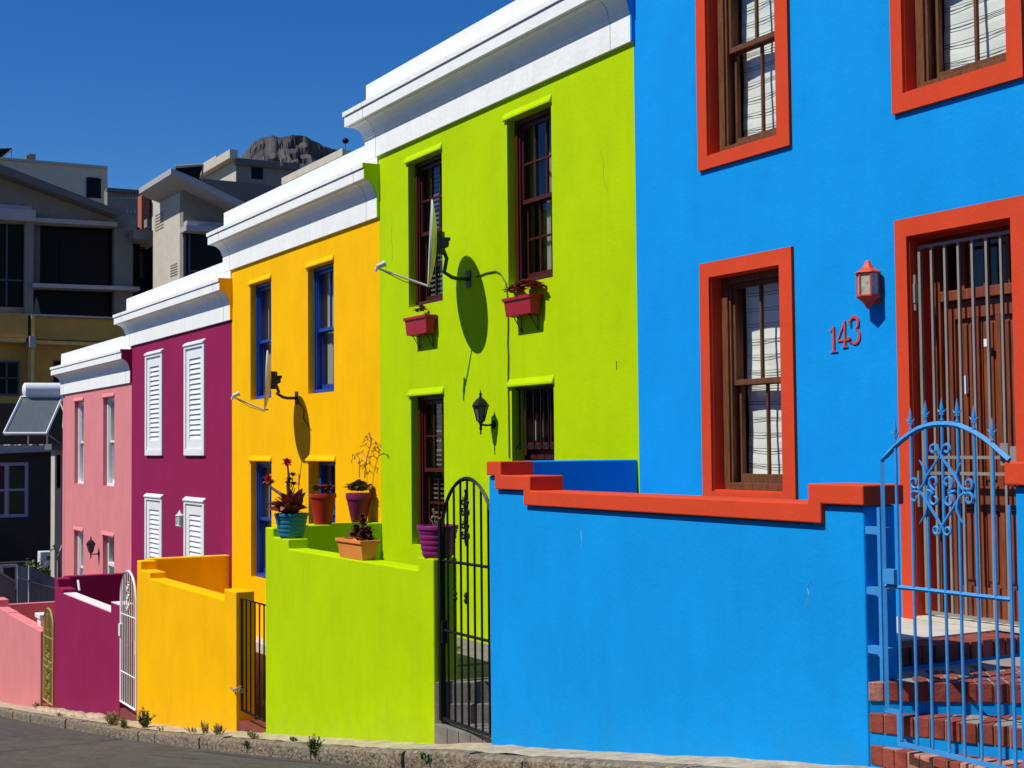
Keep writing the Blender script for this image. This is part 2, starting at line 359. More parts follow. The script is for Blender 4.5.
def sash_window(house, hole, yg, frame_m, rows=2, cols=3, curtain=None, blind=False, slats=False, open_lower=0.0, name='window', fw=.055, st=.045):
    x0, x1, z0, z1 = hole; zm = (z0 + z1) / 2
    f = MB()
    f.box(x0, x0 + fw, yg, yg + .16, z0, z1); f.box(x1 - fw, x1, yg, yg + .16, z0, z1)
    f.box(x0 + fw, x1 - fw, yg, yg + .16, z1 - .05, z1); f.box(x0 + fw, x1 - fw, yg - .02, yg + .16, z0, z0 + .055)
    f.box(x0 + fw, x0 + fw + .02, yg + .02, yg + .05, z0 + .055, z1 - .05)
    W = f.build(name, frame_m, house, bevel=.004)
    a, b = x0 + fw, x1 - fw
    for up in (True, False):
        y = yg + (.045 if up else .095)
        za, zb = (zm - .02, z1 - .05) if up else (z0 + .055 + open_lower, zm + .02 + open_lower)
        s = MB(); t = st; d = .04
        s.box(a, a + t, y, y + d, za, zb); s.box(b - t, b, y, y + d, za, zb)
        s.box(a + t, b - t, y, y + d, zb - .045, zb); s.box(a + t, b - t, y, y + d, za, za + (.045 if up else .07))
        ga, gb = a + t, b - t; h0, h1 = za + (.045 if up else .07), zb - .045
        for c in range(1, cols):
            xx = ga + (gb - ga) * c / cols; s.box(xx - .011, xx + .011, y + .004, y + d - .008, h0, h1)
        for r_ in range(1, rows):
            zz = h0 + (h1 - h0) * r_ / rows; s.box(ga, gb, y + .006, y + d - .01, zz - .011, zz + .011)
        s.build('sash', frame_m, W, bevel=.003)
        g = MB(); g.add([(ga, y + .022, h0), (gb, y + .022, h0), (gb, y + .022, h1), (ga, y + .022, h1)], [(0, 1, 2, 3)])
        g.build('pane', GLASS, W)
    if curtain:
        # gathered drape hanging behind the glass
        for (c0, c1) in curtain:
            cm = MB(); n = 40; v = []
            for i in range(n + 1):
                xx = a + (b - a) * (c0 + (c1 - c0) * i / n); yy = yg + .172 + .014 * math.sin(i * 1.35) + .008 * math.sin(i * .6 + 1)
                v += [(xx, yy, z0 - .02), (xx, yy, z1)]
            cm.add(v, [(2 * i, 2 * i + 2, 2 * i + 3, 2 * i + 1) for i in range(n)])
            cm.build('curtain', CURT, W, smooth=True)
    if blind:
        cm = MB(); v = []; zs_ = []
        zz = z0 - .02; k = 0
        while zz < z1 + .01:
            v.append((zz, .0)); zz += .067; v.append((zz, .002)); zz += .067
            k += 1
        n = len(v)
        pts = []
        cols_ = 10
        for (zq, dy) in v:
            for i in range(cols_ + 1):
                u = i / cols_; pts.append((a + (b - a) * u, yg + .20 + dy + .006 * math.sin(u * 7 + zq * 9), zq + .012 * (2 * u - 1) ** 2 * 1.0))
        cm.add(pts, [(j * (cols_ + 1) + i, j * (cols_ + 1) + i + 1, (j + 1) * (cols_ + 1) + i + 1, (j + 1) * (cols_ + 1) + i) for j in range(n - 1) for i in range(cols_)])
        cm.build('blind', BLIND, W)
        sm = MB(); zz = z0 + .05; q = 0
        while zz < z1 - .03:
            for dz in (0, .022):
                P_ = [(a + (b - a) * i / 12, yg + .190, zz + dz + .010 * (2 * i / 12 - 1) ** 2) for i in range(13)]
                sm.tube(P_, .0022, 4)
            zz += .125; q += 1
        sm.build('blind_cord', SEAM, W)
    if slats:
        sm = MB(); zz = z0 + .08
        while zz < z1 - .08:
            sm.box(a + .02, b - .03, yg + .15, yg + .158, zz, zz + .022); zz += .055
        sm.build('blind', mat('grey_slats', (.13, .13, .12, 1), rough=.8), W)
    return W

def hood(house, x0, x1, z, m, p=.030, h=.085):
    mb = MB(); mb.prism([(x0 - .055, 7.0, z + h), (x0 - .055, 7 - p, z + .022), (x0 - .055, 7 - p, z), (x0 - .055, 7.0, z)], (x1 - x0 + .07, 0, 0))
    return mb.build('window_hood', m, house, bevel=.006)

def house(name, label, xl, xr, fb, base, m, holes, cap_m, left_end=False):
    H = thing('row_house', label, 'house', ((xl + xr) / 2, 7, base))
    mb = MB(); wall(mb, xl, xr, base, fb + .02, 7.0, 7.32, holes)
    build_wall(mb, 'facade', m, H)
    top = fb + .95
    xa = xl - PLEFT
    # shell: side walls, back, roof, floor (dark inside)
    s = MB(); s.box(xa, xa + .22, 7.02 if left_end else 7.33, 15.5, base if left_end else fb + .0, top - .15)
    if left_end: pass
    s.build('side_wall', m, H)
    s = MB(); s.box(xa + .22, xr - .003, 15.3, 15.5, base, fb + .4); s.build('back_wall', m, H)
    s = MB(); s.box(xa + .22, xr - .003, 7.33, 15.3, fb + .40, fb + .52); s.build('roof', ROOFM, H)
    s = MB(); s.box(xl + .003, xl + .04, 7.33, 15.3, base, fb + .395); s.box(xr - .04, xr - .004, 7.33, 15.3, base, fb + .395)
    s.box(xl + .045, xr - .045, 11.0, 11.05, base, fb + .395)
    zf = (holes[0][2] + holes[2][3]) / 2
    s.box(xl + .045, xr - .045, 7.33, 10.99, zf - .1, zf + .1); s.build('interior', DARKROOM, H)
    # entablature
    c = MB(); sweep_left(c, cornice_profile(fb), xa + .03, xr, 7.0, 9.0, 1.45); c.build('cornice', WHITE, H)
    p = MB(); p.box(xa + .002, xr - .002, 6.972, 7.30, fb + .649, top); p.box(xa + .002, xa + .25, 7.301, 12, fb + .649, top - .002); p.build('parapet', WHITE, H, bevel=.008)
    # joint lines in the plaster
    for xx in (xl - .02, xr - .32):
        prof = cornice_profile(fb); j = MB()
        j.tube([(xx, 7 - o - .0005, z) for o, z in prof], .003, 4)
        j.build('plaster_joint', mat('joint_crack', (.22, .21, .19, 1), rough=.9), H)
    # end cap in the neighbour's colour
    e = MB(); pr = cornice_profile(fb); e.prism([(xr + .001, 7 - o - .002, z) for o, z in pr] + [(xr + .001, 7 - .001, pr[-1][1]), (xr + .001, 7 - .001, fb)], (.022, 0, 0))
    e.build('cornice_end', cap_m, H)
    return H

BX = [-4.62, -10.215, -15.73, -21.40, -27.54, -33.58]
# blue -----------------------------------------------------------------
zB = 4.34
KS = 6.972 / 7
bh = [(-9.185 * KS, -8.318 * KS, 2.36 * KS, 4.05), (-6.999 * KS, -6.11 * KS, 2.385 * KS, 4.05), (-9.191 * KS, -8.318 * KS, -.362, 1.368 * KS), (-6.997 * KS, -6.112 * KS, -1.160, 1.405 * KS)]
Hb = house('row_house', 'bright blue two storey house with red window surrounds and number 143', BX[1], BX[0], zB, -2.6, BLUE, bh, BLUE)
def surround(H, h, outer, bottom=True):
    x0, x1, z0, z1 = h; a, b, c, d = outer; a *= KS; b *= KS; d *= KS
    yl = 7.13 if bottom else 7.205
    mb = MB(); y0, y1 = 6.972, 7.0
    mb.box(a, x0, y0, y1, c, d); mb.box(x1, b, y0, y1, c, d); mb.box(x0, x1, y0, y1, z1, d)
    if bottom: mb.box(x0, x1, y0, y1, c, z0)
    # reveal lining
    mb.box(x0, x0 + .004, y1, yl, z0, z1); mb.box(x1 - .004, x1, y1, yl, z0, z1); mb.box(x0 + .004, x1 - .004, y1, yl, z1 - .004, z1)
    if bottom: mb.box(x0 + .004, x1 - .004, y1, 7.13, z0, z0 + .012)
    return mb.build('window_surround' if bottom else 'door_surround', REDT, H)
surround(Hb, bh[0], (-9.311, -8.170, 2.247, 4.17)); surround(Hb, bh[1], (-7.103, -5.985, 2.251, 4.17))
surround(Hb, bh[2], (-9.314, -8.174, -.45, 1.489)); surround(Hb, bh[3], (-7.105, -5.985, -1.17, 1.527), False)
for i in (0, 1, 2): sash_window(Hb, (bh[i][0] + .004, bh[i][1] - .004, bh[i][2] + .012, bh[i][3] - .004), 7.095, WOODW, rows=1, cols=2, blind=True, fw=.075)
# blue door with fanlight and security grille
def panel_door(H, h, yg, m, fan_z, label=None, fan=True, name='door', bars=4, panels=3):
    x0, x1, z0, z1 = h
    f = MB(); f.box(x0 + .004, x0 + .07, yg, yg + .1, z0, z1); f.box(x1 - .07, x1 - .004, yg, yg + .1, z0, z1); f.box(x0 + .07, x1 - .07, yg, yg + .1, z1 - .06, z1)
    f.box(x0 + .07, x1 - .07, yg - .01, yg + .1, fan_z, fan_z + .07)
    D = f.build('door_frame', m, H, bevel=.005)
    d = MB(); a, b = x0 + .075, x1 - .075; y = yg + .03; t = .095
    zt = fan_z - .004
    d.box(a, a + t, y, y + .045, z0 + .02, zt); d.box(b - t, b, y, y + .045, z0 + .02, zt)
    zz = [z0 + .02, z0 + .02 + .2, z0 + (zt - z0) * .36, z0 + (zt - z0) * .36 + .12, zt - .12, zt]
    for k in (0, 2, 4): d.box(a + t, b - t, y, y + .045, zz[k], zz[k + 1])
    ia, ib = a + t, b - t
    n = panels
    for (p0, p1) in ((zz[1], zz[2]), (zz[3], zz[4])):
        for k in range(n):
            u0 = ia + (ib - ia) * k / n; u1 = ia + (ib - ia) * (k + 1) / n
            if k: d.box(u0 - .02, u0 + .02, y + .002, y + .043, p0, p1)
            # raised and fielded panel
            q0, q1 = u0 + (.02 if k else 0), u1 - (.02 if k < n - 1 else 0)
            d.box(q0, q1, y + .024, y + .034, p0, p1); d.box(q0 + .03, q1 - .03, y + .010, y + .024, p0 + .04, p1 - .04)
    DD = d.build(name, m, D, bevel=.004)
    if fan:
        g = MB(); g.add([(x0 + .07, yg + .05, fan_z + .07), (x1 - .07, yg + .05, fan_z + .07), (x1 - .07, yg + .05, z1 - .06), (x0 + .07, yg + .05, z1 - .06)], [(0, 1, 2, 3)])
        g.build('fanlight', GLASS, D)
        for k in range(1, bars):
            g = MB(); xx = x0 + .07 + (x1 - x0 - .14) * k / bars; g.box(xx - .015, xx + .015, yg + .03, yg + .07, fan_z + .07, z1 - .06); g.build('glazing_bar', m, D)
    k = MB(); k.lathe([(.0, 0), (.022, .004), (.026, .02), (.018, .035), (0, .04)], (b - .05, y, z0 + 1.0), 12, Matrix.Rotation(R(90), 3, 'X')); k.build('knob', mat('brass', (.5, .35, .12, 1), rough=.3, metal=1), D, smooth=True)
    return D
mb = MB(); mb.box(bh[3][0] + .004, bh[3][1] - .004, 6.98, 7.26, -1.166, -1.145); mb.build('threshold', CONC, Hb)
Db = panel_door(Hb, bh[3], 7.20, WOODD, atY(960, 300, 7.2).z, bars=4)
# brass-toned letter plate and paper stickers on the blue door
mb = MB(); mb.box(-6.52, -6.47, 7.192, 7.197, .63, .68); mb.build('sticker', WHITEP, Db)
mb = MB(); mb.box(-6.72, -6.69, 7.222, 7.227, .33, .45); mb.build('sticker', WHITEP, Db)
# grille
g = MB(); yb = 7.05; gx0, gx1, g0, g1 = -6.945, -6.125, -1.13, 1.335
nb = 7
g.box(gx0, gx0 + .022, yb, yb + .022, g0, g1); g.box(gx1 - .022, gx1, yb, yb + .022, g0, g1)
for zz in (g1 - .02, g0, -.10, -.205): g.box(gx0 + .022, gx1 - .022, yb + .001, yb + .021, zz, zz + .02)
for i in range(1, nb):
    xx = gx0 + (gx1 - gx0) * i / nb; g.box(xx - .009, xx + .009, yb + .002, yb + .02, g0 + .02, g1 - .02)
G_ = g.build('security_grille', STEEL, Hb)
mb = MB(); mb.box(gx0 - .03, gx0 - .002, 7.02, 7.05, .95, 1.08); mb.tube([(gx0 - .016, 7.035, .9), (gx0 - .016, 7.035, 1.14)], .011, 8); mb.build('hinge', STEEL, G_)
mb = MB(); mb.box(gx0 - .03, gx0 - .002, 7.02, 7.05, -.42, -.18); mb.build('hinge', STEEL, G_)
mb = MB(); mb.box(gx1 - .06, gx1 + .018, yb - .02, yb - .002, -.19, -.02); mb.build('lock_plate', STEEL, G_)

# green ----------------------------------------------------------------
zG = 3.57
gh = [(-14.90, -14.015, 1.642, 3.332), (-12.52, -11.64, 1.642, 3.342), (-14.86, -14.01, -1.10, .605), (-12.475, -11.648, -1.75, .613)]
Hg = house('row_house', 'lime green two storey house with brown sash windows, between the blue and yellow houses', BX[2], BX[1], zG, -4.2, GREEN, gh, BLUE)
for h in gh: hood(Hg, h[0], h[1], h[3], GREEN)
sash_window(Hg, gh[0], 7.088, WOODM, slats=True); sash_window(Hg, gh[1], 7.088, WOODM, curtain=[(.35, .95)]); sash_window(Hg, gh[2], 7.088, WOODM, slats=True)
Dg = panel_door(Hg, gh[3], 7.14, WOODM, -.02, bars=5)
mb = MB(); mb.box(-12.4, -11.72, 7.26, 7.262, .05, .55); 
mb = MB()
for i in range(6): xx = -12.42 + i * .145; mb.box(xx - .008, xx + .008, 7.05, 7.066, -.02, .60)
mb.box(-12.472, -11.65, 7.048, 7.068, .0, .02); mb.box(-12.472, -11.65, 7.048, 7.068, .58, .60); mb.build('burglar_bars', BLACKM, Hg)
# small lace curtain behind the fanlight
cm = MB(); v = []; n = 24
for i in range(n + 1):
    xx = -12.40 + .68 * i / n; yy = 7.22 + .012 * math.sin(i * 1.5)
    v += [(xx, yy, .06 + .07 * abs(math.sin(i * .45))), (xx, yy, .28 + .05 * math.sin(i * .5))]
cm.add(v, [(2 * i, 2 * i + 2, 2 * i + 3, 2 * i + 1) for i in range(n)]); cm.build('lace_curtain', CURT, Dg)
# yellow ---------------------------------------------------------------
zY = 2.825
yh = [(-20.52, -19.60, .757, 2.495), (-18.13, -17.20, .757, 2.475), (-20.51, -19.60, -1.89, -.163), (-18.13, -17.17, -2.5, -.155)]
Hy = house('row_house', 'yellow two storey house with blue framed windows and a satellite dish', BX[3], BX[2], zY, -5, YELL, yh, GREEN)
for h in yh: hood(Hy, h[0], h[1], h[3], YELL)
sash_window(Hy, yh[0], 7.085, BLUEW, rows=1, cols=2, curtain=[(0, 1) ], fw=.03, st=.032); sash_window(Hy, yh[1], 7.085, BLUEW, rows=1, cols=2, curtain=[(0, 1) ], fw=.03, st=.032); sash_window(Hy, yh[2], 7.085, BLUEW, rows=1, cols=2, curtain=[(0, 1) ], fw=.03, st=.032)
panel_door(Hy, yh[3], 7.15, BLUEW, -.75, bars=3)
# purple ---------------------------------------------------------------
zP = 2.045
ph = [(-26.35, -25.37, .02, 1.73), (-23.82, -22.84, .02, 1.73), (-26.35, -25.37, -2.62, -.90), (-23.82, -22.84, -3.1, -.90)]
Hp = house('row_house', 'deep purple two storey house with white louvred shutters, between the yellow and the pink house', BX[4], BX[3], zP, -6, PURP, ph, YELL)
def shutter(H, h):
    x0, x1, z0, z1 = h
    f = MB(); o_ = .085
    f.box(x0 - o_, x0, 6.96, 7.0, z0 - .10, z1 + .05); f.box(x1, x1 + o_, 6.96, 7.0, z0 - .10, z1 + .05); f.box(x0, x1, 6.96, 7.0, z1, z1 + .05); f.box(x0, x1, 6.955, 7.0, z0 - .10, z0)
    f.prism([(x0 - o_, 7.0, z1 + .125), (x0 - o_, 6.94, z1 + .08), (x0 - o_, 6.94, z1 + .052), (x0 - o_, 7.0, z1 + .052)], (x1 - x0 + 2 * o_, 0, 0))
    S = f.build('window_frame', WHITEP, H, bevel=.006)
    s = MB(); y = 6.985; t = .17
    s.box(x0 + .004, x0 + t, y, y + .05, z0 + .004, z1 - .004); s.box(x1 - t, x1 - .004, y, y + .05, z0 + .004, z1 - .004)
    s.box(x0 + t, x1 - t, y, y + .05, z1 - .17, z1 - .004); s.box(x0 + t, x1 - t, y, y + .05, z0 + .004, z0 + .17)
    a, b = x0 + t, x1 - t; zz = z0 + .17; n = int((z1 - z0 - .34) / .085); dz = (z1 - z0 - .34) / n
    for k in range(n):
        za = z0 + .17 + k * dz
        s.prism([(a, y + .004, za + .002), (a, y + .012, za - .004), (a, y + .042, za + dz - .002), (a, y + .034, za + dz + .002)], (b - a, 0, 0))
    s.box(a, b, y + .046, y + .049, z0 + .17, z1 - .17)
    s.build('shutter', WHITEP, S)
for h in ph: shutter(Hp, h)
# pink -----------------------------------------------------------------
zK = 1.335
kh = [(-32.57, -31.66, -.705, 1.13), (-29.86, -28.91, -.705, 1.12), (-32.57, -31.66, -3.4, -1.74), (-29.86, -28.90, -3.9, -1.72)]
Hk = house('row_house', 'pink two storey house with narrow white sash windows, furthest down the row', BX[5], BX[4], zK, -7.5, PINK, kh, PURP, left_end=True)
for h in kh: hood(Hk, h[0], h[1], h[3], PINK)
for h in kh[:3]: sash_window(Hk, h, 7.08, WHITEP, rows=1, cols=1, curtain=[(.0, 1.0)], fw=.07)
GRND = mat('green_door_paint', (.03, .16, .05, 1), rough=.5, var=.2)
panel_door(Hk, kh[3], 7.10, WHITEP, -2.35, bars=2)
mb = MB(); mb.box(-29.35, -28.98, 7.02, 7.06, -3.88, -2.35); mb.build('door', GRND, Hk)

# ------------------------------------------------------------------ front garden walls
def garden_wall(label, xl, steps, xr, zr, xret, m, coping=None, capm=None, pier=True, yt=5.5):
    """steps: list of (x_end, ztop) from left; stepped wall top; return wall back to the facade"""
    W = thing('garden_wall', label, 'wall', ((xl + xr) / 2, 5.62, gz((xl + xr) / 2)))
    mb = MB(); x = xl; y0, y1 = yt, yt + .235
    # stepped slab as one prism
    pts = [(xl, y0, gz(xl) - .35)]
    top = []
    for (xe, zt) in steps: top += [(x, zt), (xe, zt)]; x = xe
    top2 = top if not coping else [(a, z - .115) for a, z in top]
    pts += [(a, y0, z) for a, z in top2]; pts += [(xr, y0, gz(xr) - .35)]
    n = 14
    for i in range(1, n): xx = xr + (xl - xr) * i / n; pts.append((xx, y0, gz(xx) - .35))
    mb.prism(pts, (0, y1 - y0, 0))
    if xret is not None:
        zt = steps[0][1] + (0 if not coping else 0)
        mb.box(xret - (.36 if m is GREEN else .2), xret, y1 + .001, 6.999, gz(xl) - .3, zt - .003)
    W0 = mb.build('wall_body', m, W, bevel=.012)
    if coping:
        c = MB(); o = .035
        path = []; x = xl
        # coping follows the steps as an L-shaped band
        segs = []
        for k, (xe, zt) in enumerate(steps):
            x0c = x + (.028 if k == 0 else 0); x1c = xe + (o if k == len(steps) - 1 else 0)
            segs.append([x0c, x1c, zt]); x = xe
        P = []; Q = []
        for k, (a, b, zt) in enumerate(segs):
            P += [(a, zt), (b, zt)]
        hgt = .112
        for k in range(len(segs) - 1, -1, -1):
            a, b, zt = segs[k]
            a2, b2 = a, b
            if k > 0 and segs[k - 1][2] > zt: a2 = a - .105
            if k > 0 and segs[k - 1][2] < zt: a2 = a + .105
            if k < len(segs) - 1 and segs[k + 1][2] < zt: b2 = b - .105
            if k < len(segs) - 1 and segs[k + 1][2] > zt: b2 = b + .105
            Q += [(b2, zt - hgt), (a2, zt - hgt)]
        c.prism([(a, y0 - o, z) for a, z in P + Q], (0, y1 - y0 + 2 * o, 0))
        c.build('coping', coping, W, bevel=.008)
    return W
wb = garden_wall('blue front garden wall with stepped red coping, standing on the pavement below the blue house', -10.20, [(-9.932, -.108), (-9.467, -.219), (-6.276, -.333), (-5.862, -.222)], -5.862, 0, -10.24, BLUE, coping=REDT)
mbx = MB(); mbx.box(-4.815, -2.4, 5.5, 5.735, -1.9, -.206); wr = thing('garden_wall', 'short blue wall with red coping right of the blue iron gate', 'wall', (-3.6, 5.6, -1.8)); mbx.build('wall_body', BLUE, wr, bevel=.01)
mbx = MB(); mbx.box(-4.85, -2.4, 5.465, 5.77, -.204, -.092); mbx.build('coping', REDT, wr, bevel=.008)
wg = garden_wall('lime green stepped garden wall carrying flower pots', -15.61, [(-15.352, -.884), (-14.86, -.985), (-11.55, -1.09), (-11.24, -.970)], -11.24, 0, -15.70, GREEN)
wy = garden_wall('yellow stepped garden wall with weeds along its foot', -21.305, [(-21.075, -1.628), (-20.573, -1.757), (-17.132, -1.846), (-16.67, -1.712)], -16.67, 0, -21.5, YELL)
wp = garden_wall('purple garden wall with a white painted top', -27.225, [(-26.92, -2.33), (-26.486, -2.483), (-22.912, -2.565), (-22.35, -2.40)], -22.35, 0, -27.41, PURP)
mb = MB(); mb.box(-26.47, -22.92, 5.51, 5.725, -2.562, -2.548); mb.box(-22.90, -22.36, 5.505, 5.73, -2.398, -2.386); mb.build('painted_top', WHITEP, wp)
mb = MB(); mb.tube([(-26.3, 5.75, -2.5), (-26.42, 5.75, -2.33)], .02, 6); mb.build('pipe_end', WHITEP, wp)
wk = garden_wall('pink garden wall at the bottom end of the row', -33.9, [(-33.3, -3.28), (-32.1, -3.44), (-28.5, -3.46)], -28.5, 0, None, PINK)
mb = MB(); mb.box(-34.1, -33.9, 5.74, 6.99, -6, -3.46); mb.build('return_wall', PINK, wk)
mb = MB(); mb.box(-33.9, -28.0, 6.72, 6.86, -6, atX(30, 600.3, -30).z * 1.0); 

# yard floors and thresholds
def yard(xl, xr, z, label, m=CONC):
    mb = MB(); mb.box(xl, xr, 5.75, 6.995, z - .3, z); o = mb.build('yard_floor', m); tag(o, label, 'floor'); return o
yard(-15.68, -13.91, -2.03, 'grey stone yard floor behind the lime green garden wall', STONEG)
yard(-21.45, -18.6, -2.75, 'concrete yard floor behind the yellow garden wall')
yard(-27.2, -24.3, -3.6, 'concrete yard floor behind the purple garden wall')
yard(-33.6, -27.7, -4.4, 'concrete yard floor behind the pink garden wall')
yard(-10.2, -7.3, -1.3, 'concrete yard floor behind the blue garden wall')
# green house steps
S = thing('entrance_steps', 'grey stone steps behind the black arched gate', 'steps', (-10.9, 5.9, -2.8))
def stp(S, x0, x1, y0, y1, z0, z1, m, name='step'): mb = MB(); mb.box(x0, x1, y0, y1, z0, z1); return mb.build(name, m, S, bevel=.008)
PG = Vector((-11.237, 5.497, 0))
for (pl, pr_, mm) in (((435, 723.5), (490, 738.5), STONEG), ((436, 704), (490, 703.5), STONEG), ((436, 682.5), (490, 681.5), STONEG)):
    zt = atY(pl[0], pl[1], 5.5).z; q = atZ(pr_[0], pr_[1], zt); d = Vector((q.x - PG.x, q.y - PG.y, 0)).normalized()
    L_ = min((-10.20 - PG.x) / max(d.x, .05), (6.98 - PG.y) / max(d.y, .001)) if d.y > 0.01 else (-10.20 - PG.x)
    b = PG + d * L_; n_ = Vector((-d.y, d.x, 0))
    core = [PG, b] + ([Vector((-10.20, 6.985, 0))] if b.y < 6.9 else []) + [Vector((-11.9, 6.985, 0)), Vector((-11.9, 5.745, 0)), Vector((-11.238, 5.745, 0))]
    mb = MB(); mb.prism([(p.x, p.y, -2.95) for p in core], (0, 0, zt + 2.95)); mb.build('step', mm, S, bevel=.012)
    for k in range(1, 6):
        jn = MB(); p = PG + d * (L_ * k / 6 + .03); jn.box(p.x - .003, p.x + .003, p.y - .004, p.y + .01, zt - .16, zt - .012); jn.build('stone_joint', SEAM, S)
stp(S, -13.9, -11.95, 5.745, 6.99, -3.2, -2.03, STONEG, 'landing'); stp(S, -11.949, -11.90, 5.745, 6.99, -2.6, -2.05, BLKW, 'riser')  # riser coloured near black to stand for the shaded recess under the landing
S = thing('entrance_steps', 'dark red steps with yellow risers behind the low black gate', 'steps', (-16.2, 5.9, -3.5))
stp(S, -16.668, -15.615, 5.52, 5.84, -3.8, -3.26, REDSTEP); stp(S, -16.668, -15.70, 5.841, 6.1, -3.8, -3.10, YELL); stp(S, -16.668, -15.70, 5.83, 6.12, -3.098, -3.04, REDSTEP)
stp(S, -16.668, -15.70, 6.121, 6.36, -3.8, -2.88, YELL); stp(S, -16.668, -15.70, 6.10, 6.37, -2.878, -2.81, REDSTEP); stp(S, -18.5, -15.91, 6.371, 6.995, -3.8, -2.58, CONC, 'landing')
S = thing('entrance_steps', 'dull purple steps behind the white arched gate', 'steps', (-21.9, 5.9, -4.4))
stp(S, -22.348, -21.31, 5.51, 5.84, -4.7, -3.98, REDSTEP); stp(S, -22.348, -21.52, 5.841, 6.2, -4.7, -3.75, REDSTEP); stp(S, -24.2, -21.52, 6.201, 6.995, -4.7, -3.5, CONC, 'landing')
S = thing('entrance_steps', 'brick doorstep behind the olive gate of the pink house', 'steps', (-28, 5.9, -5.2))
stp(S, -28.498, -27.24, 5.53, 5.9, -5.4, -4.83, BRICK); 

# blue winder steps of brick
ST = thing('entrance_steps', 'red brick winder steps behind the light blue gate', 'steps', (-5.3, 6.0, -1.8))
PV = Vector((-5.858, 5.503, 0))
def winder(zt, pr, k):
    q = atZ(pr[0], pr[1], zt); d = Vector((q.x - PV.x, q.y - PV.y, 0)).normalized()
    n = Vector((-d.y, d.x, 0))
    L_ = min(1.7, (-4.817 - PV.x) / max(d.x, .05))
    mb = MB()
    a = PV; b = PV + d * L_
    zb = -2.0
    # mortar core + painted riser
    core = [a + n * .012, b + n * .012, Vector((-4.817, 6.99, 0)), Vector((-6.06, 6.99, 0)), Vector((-6.06, 5.74, 0)), Vector((-5.865, 5.74, 0))]
    if b.y > 6.9: core = [a + n * .012, b + n * .012, Vector((-6.06, 6.99, 0)), Vector((-6.06, 5.74, 0)), Vector((-5.865, 5.74, 0))]
    mb.prism([(p.x, p.y, zt - .30) for p in core], (0, 0, .30 - .106))
    R_ = mb.build('riser', BLUE, ST)
    mm = MB(); mm.prism([(p.x, p.y, zt - .1055) for p in core], (0, 0, .1055 - .003)); mm.build('mortar_bed', MORTAR, R_)
    # bricks on edge along the nosing, several rows deep
    br = MB(); nb_ = int(L_ / .083)
    for row in range(6):
        for i in range(nb_ + 1):
            u0 = i * .083 + .002 + (.03 * row % .083) + random.uniform(-.002, .002); u1 = u0 + .077 + random.uniform(-.003, .002)
            if u1 > L_ - .005: u1 = L_ - .005
            if u1 - u0 < .02: continue
            w0 = row * .222 - .0; w1 = w0 + .212
            if row and (u0 < .25 * row * 1.2): continue
            jz = random.uniform(-.004, .003); jy = random.uniform(-.001, .007) if row == 0 else 0
            c_ = [a + d * u0 + n * (w0 + jy), a + d * u1 + n * (w0 + jy), a + d * u1 + n * w1, a + d * u0 + n * w1]
            if any(p.y > 6.98 or p.x > -4.818 for p in c_): continue
            br.cur = 0 if random.random() < (.93 if k else .75) else 1
            br.prism([(p.x, p.y, zt - .104 + jz) for p in c_], (0, 0, .104))
    br.build('brick_tread', [BRICK, BRICK2], ST, bevel=.005)
winder(-1.637, (945.7, 760.5), 0); winder(-1.466, (1013, 727), 1); winder(-1.297, (1013, 684), 2)
mb = MB(); mb.box(-7.28, -6.30, 5.74, 6.99, -1.9, -1.168); mb.build('landing', CONC, ST)
mb = MB(); mb.box(-6.299, -6.085, 5.74, 6.99, -1.9, -1.285); mb.build('riser', BLUE, ST)
br = MB(); y = 5.75
while y < 6.93:
    br.box(-6.30 + .002, -6.075 + random.uniform(-.004, .004), y, min(y + .088, 6.985), -1.283, -1.178 + random.uniform(-.003, .003)); y += .098
br.build('brick_tread', BRICK, ST, bevel=.005)

# ------------------------------------------------------------------ gates
def arched_gate(label, x0, x1, zb, zs, za, m, nb, rails, y=5.6, r=.009, pr=.016, stile_top=None):
    T = thing('garden_gate', label, 'gate', ((x0 + x1) / 2, y, zb))
    xc = (x0 + x1) / 2; hw = (x1 - x0) / 2
    def top(x): return zs + (za - zs) * math.sqrt(max(0, 1 - ((x - xc) / hw) ** 2))
    f = MB(); pts = [(x0, y, zb), (x0, y, zs)] + [(xc - hw * math.cos(math.pi * i / 28), y, zs + (za - zs) * math.sin(math.pi * i / 28)) for i in range(1, 28)] + [(x1, y, zs), (x1, y, zb)]
    f.tube(pts, pr, 4); f.tube([(x0, y, zb), (x1, y, zb)], pr, 4)
    f.build('gate_frame', m, T)
    for z in rails: b = MB(); b.tube([(x0, y, z), (x1, y, z)], r * 1.15, 4); b.build('rail', m, T)
    for i in range(1, nb + 1):
        xx = x0 + (x1 - x0) * i / (nb + 1); b = MB(); b.tube([(xx, y, zb), (xx, y, top(xx))], r, 6); b.build('bar', m, T)
    return T, top
def scroll(mb, c, rad, turns, start, y, s=1, r=.006, n=26):
    pts = []
    for i in range(n + 1):
        t = i / n; a = start + s * turns * 2 * math.pi * t; q = rad * (1 - .72 * t)
        pts.append((c[0] + q * math.cos(a), y, c[1] + q * math.sin(a)))
    mb.tube(pts, r, 5); return pts[0]
T, tp = arched_gate('tall black arched iron gate between the lime green and blue walls', -11.187, -10.19, -2.355, -.82, -.258, BLACKM, 7, [-.98, -1.585], y=5.555, r=.0115, pr=.019)
mb = MB(); mb.box(-11.205, -11.165, 5.53, 5.58, -2.37, -.62); mb.build('gate_post', BLACKM, T)
o = MB(); oc = -11.187 + .997 * 4 / 8; z0_ = -.55
for s in (1, -1):
    for (zz, dd) in ((-.455, 1), (-.545, -1), (-.655, 1), (-.745, -1)):
        scroll(o, (oc + s * .040, zz), .034, 1.2, R(90), 5.535, s * dd, .008)
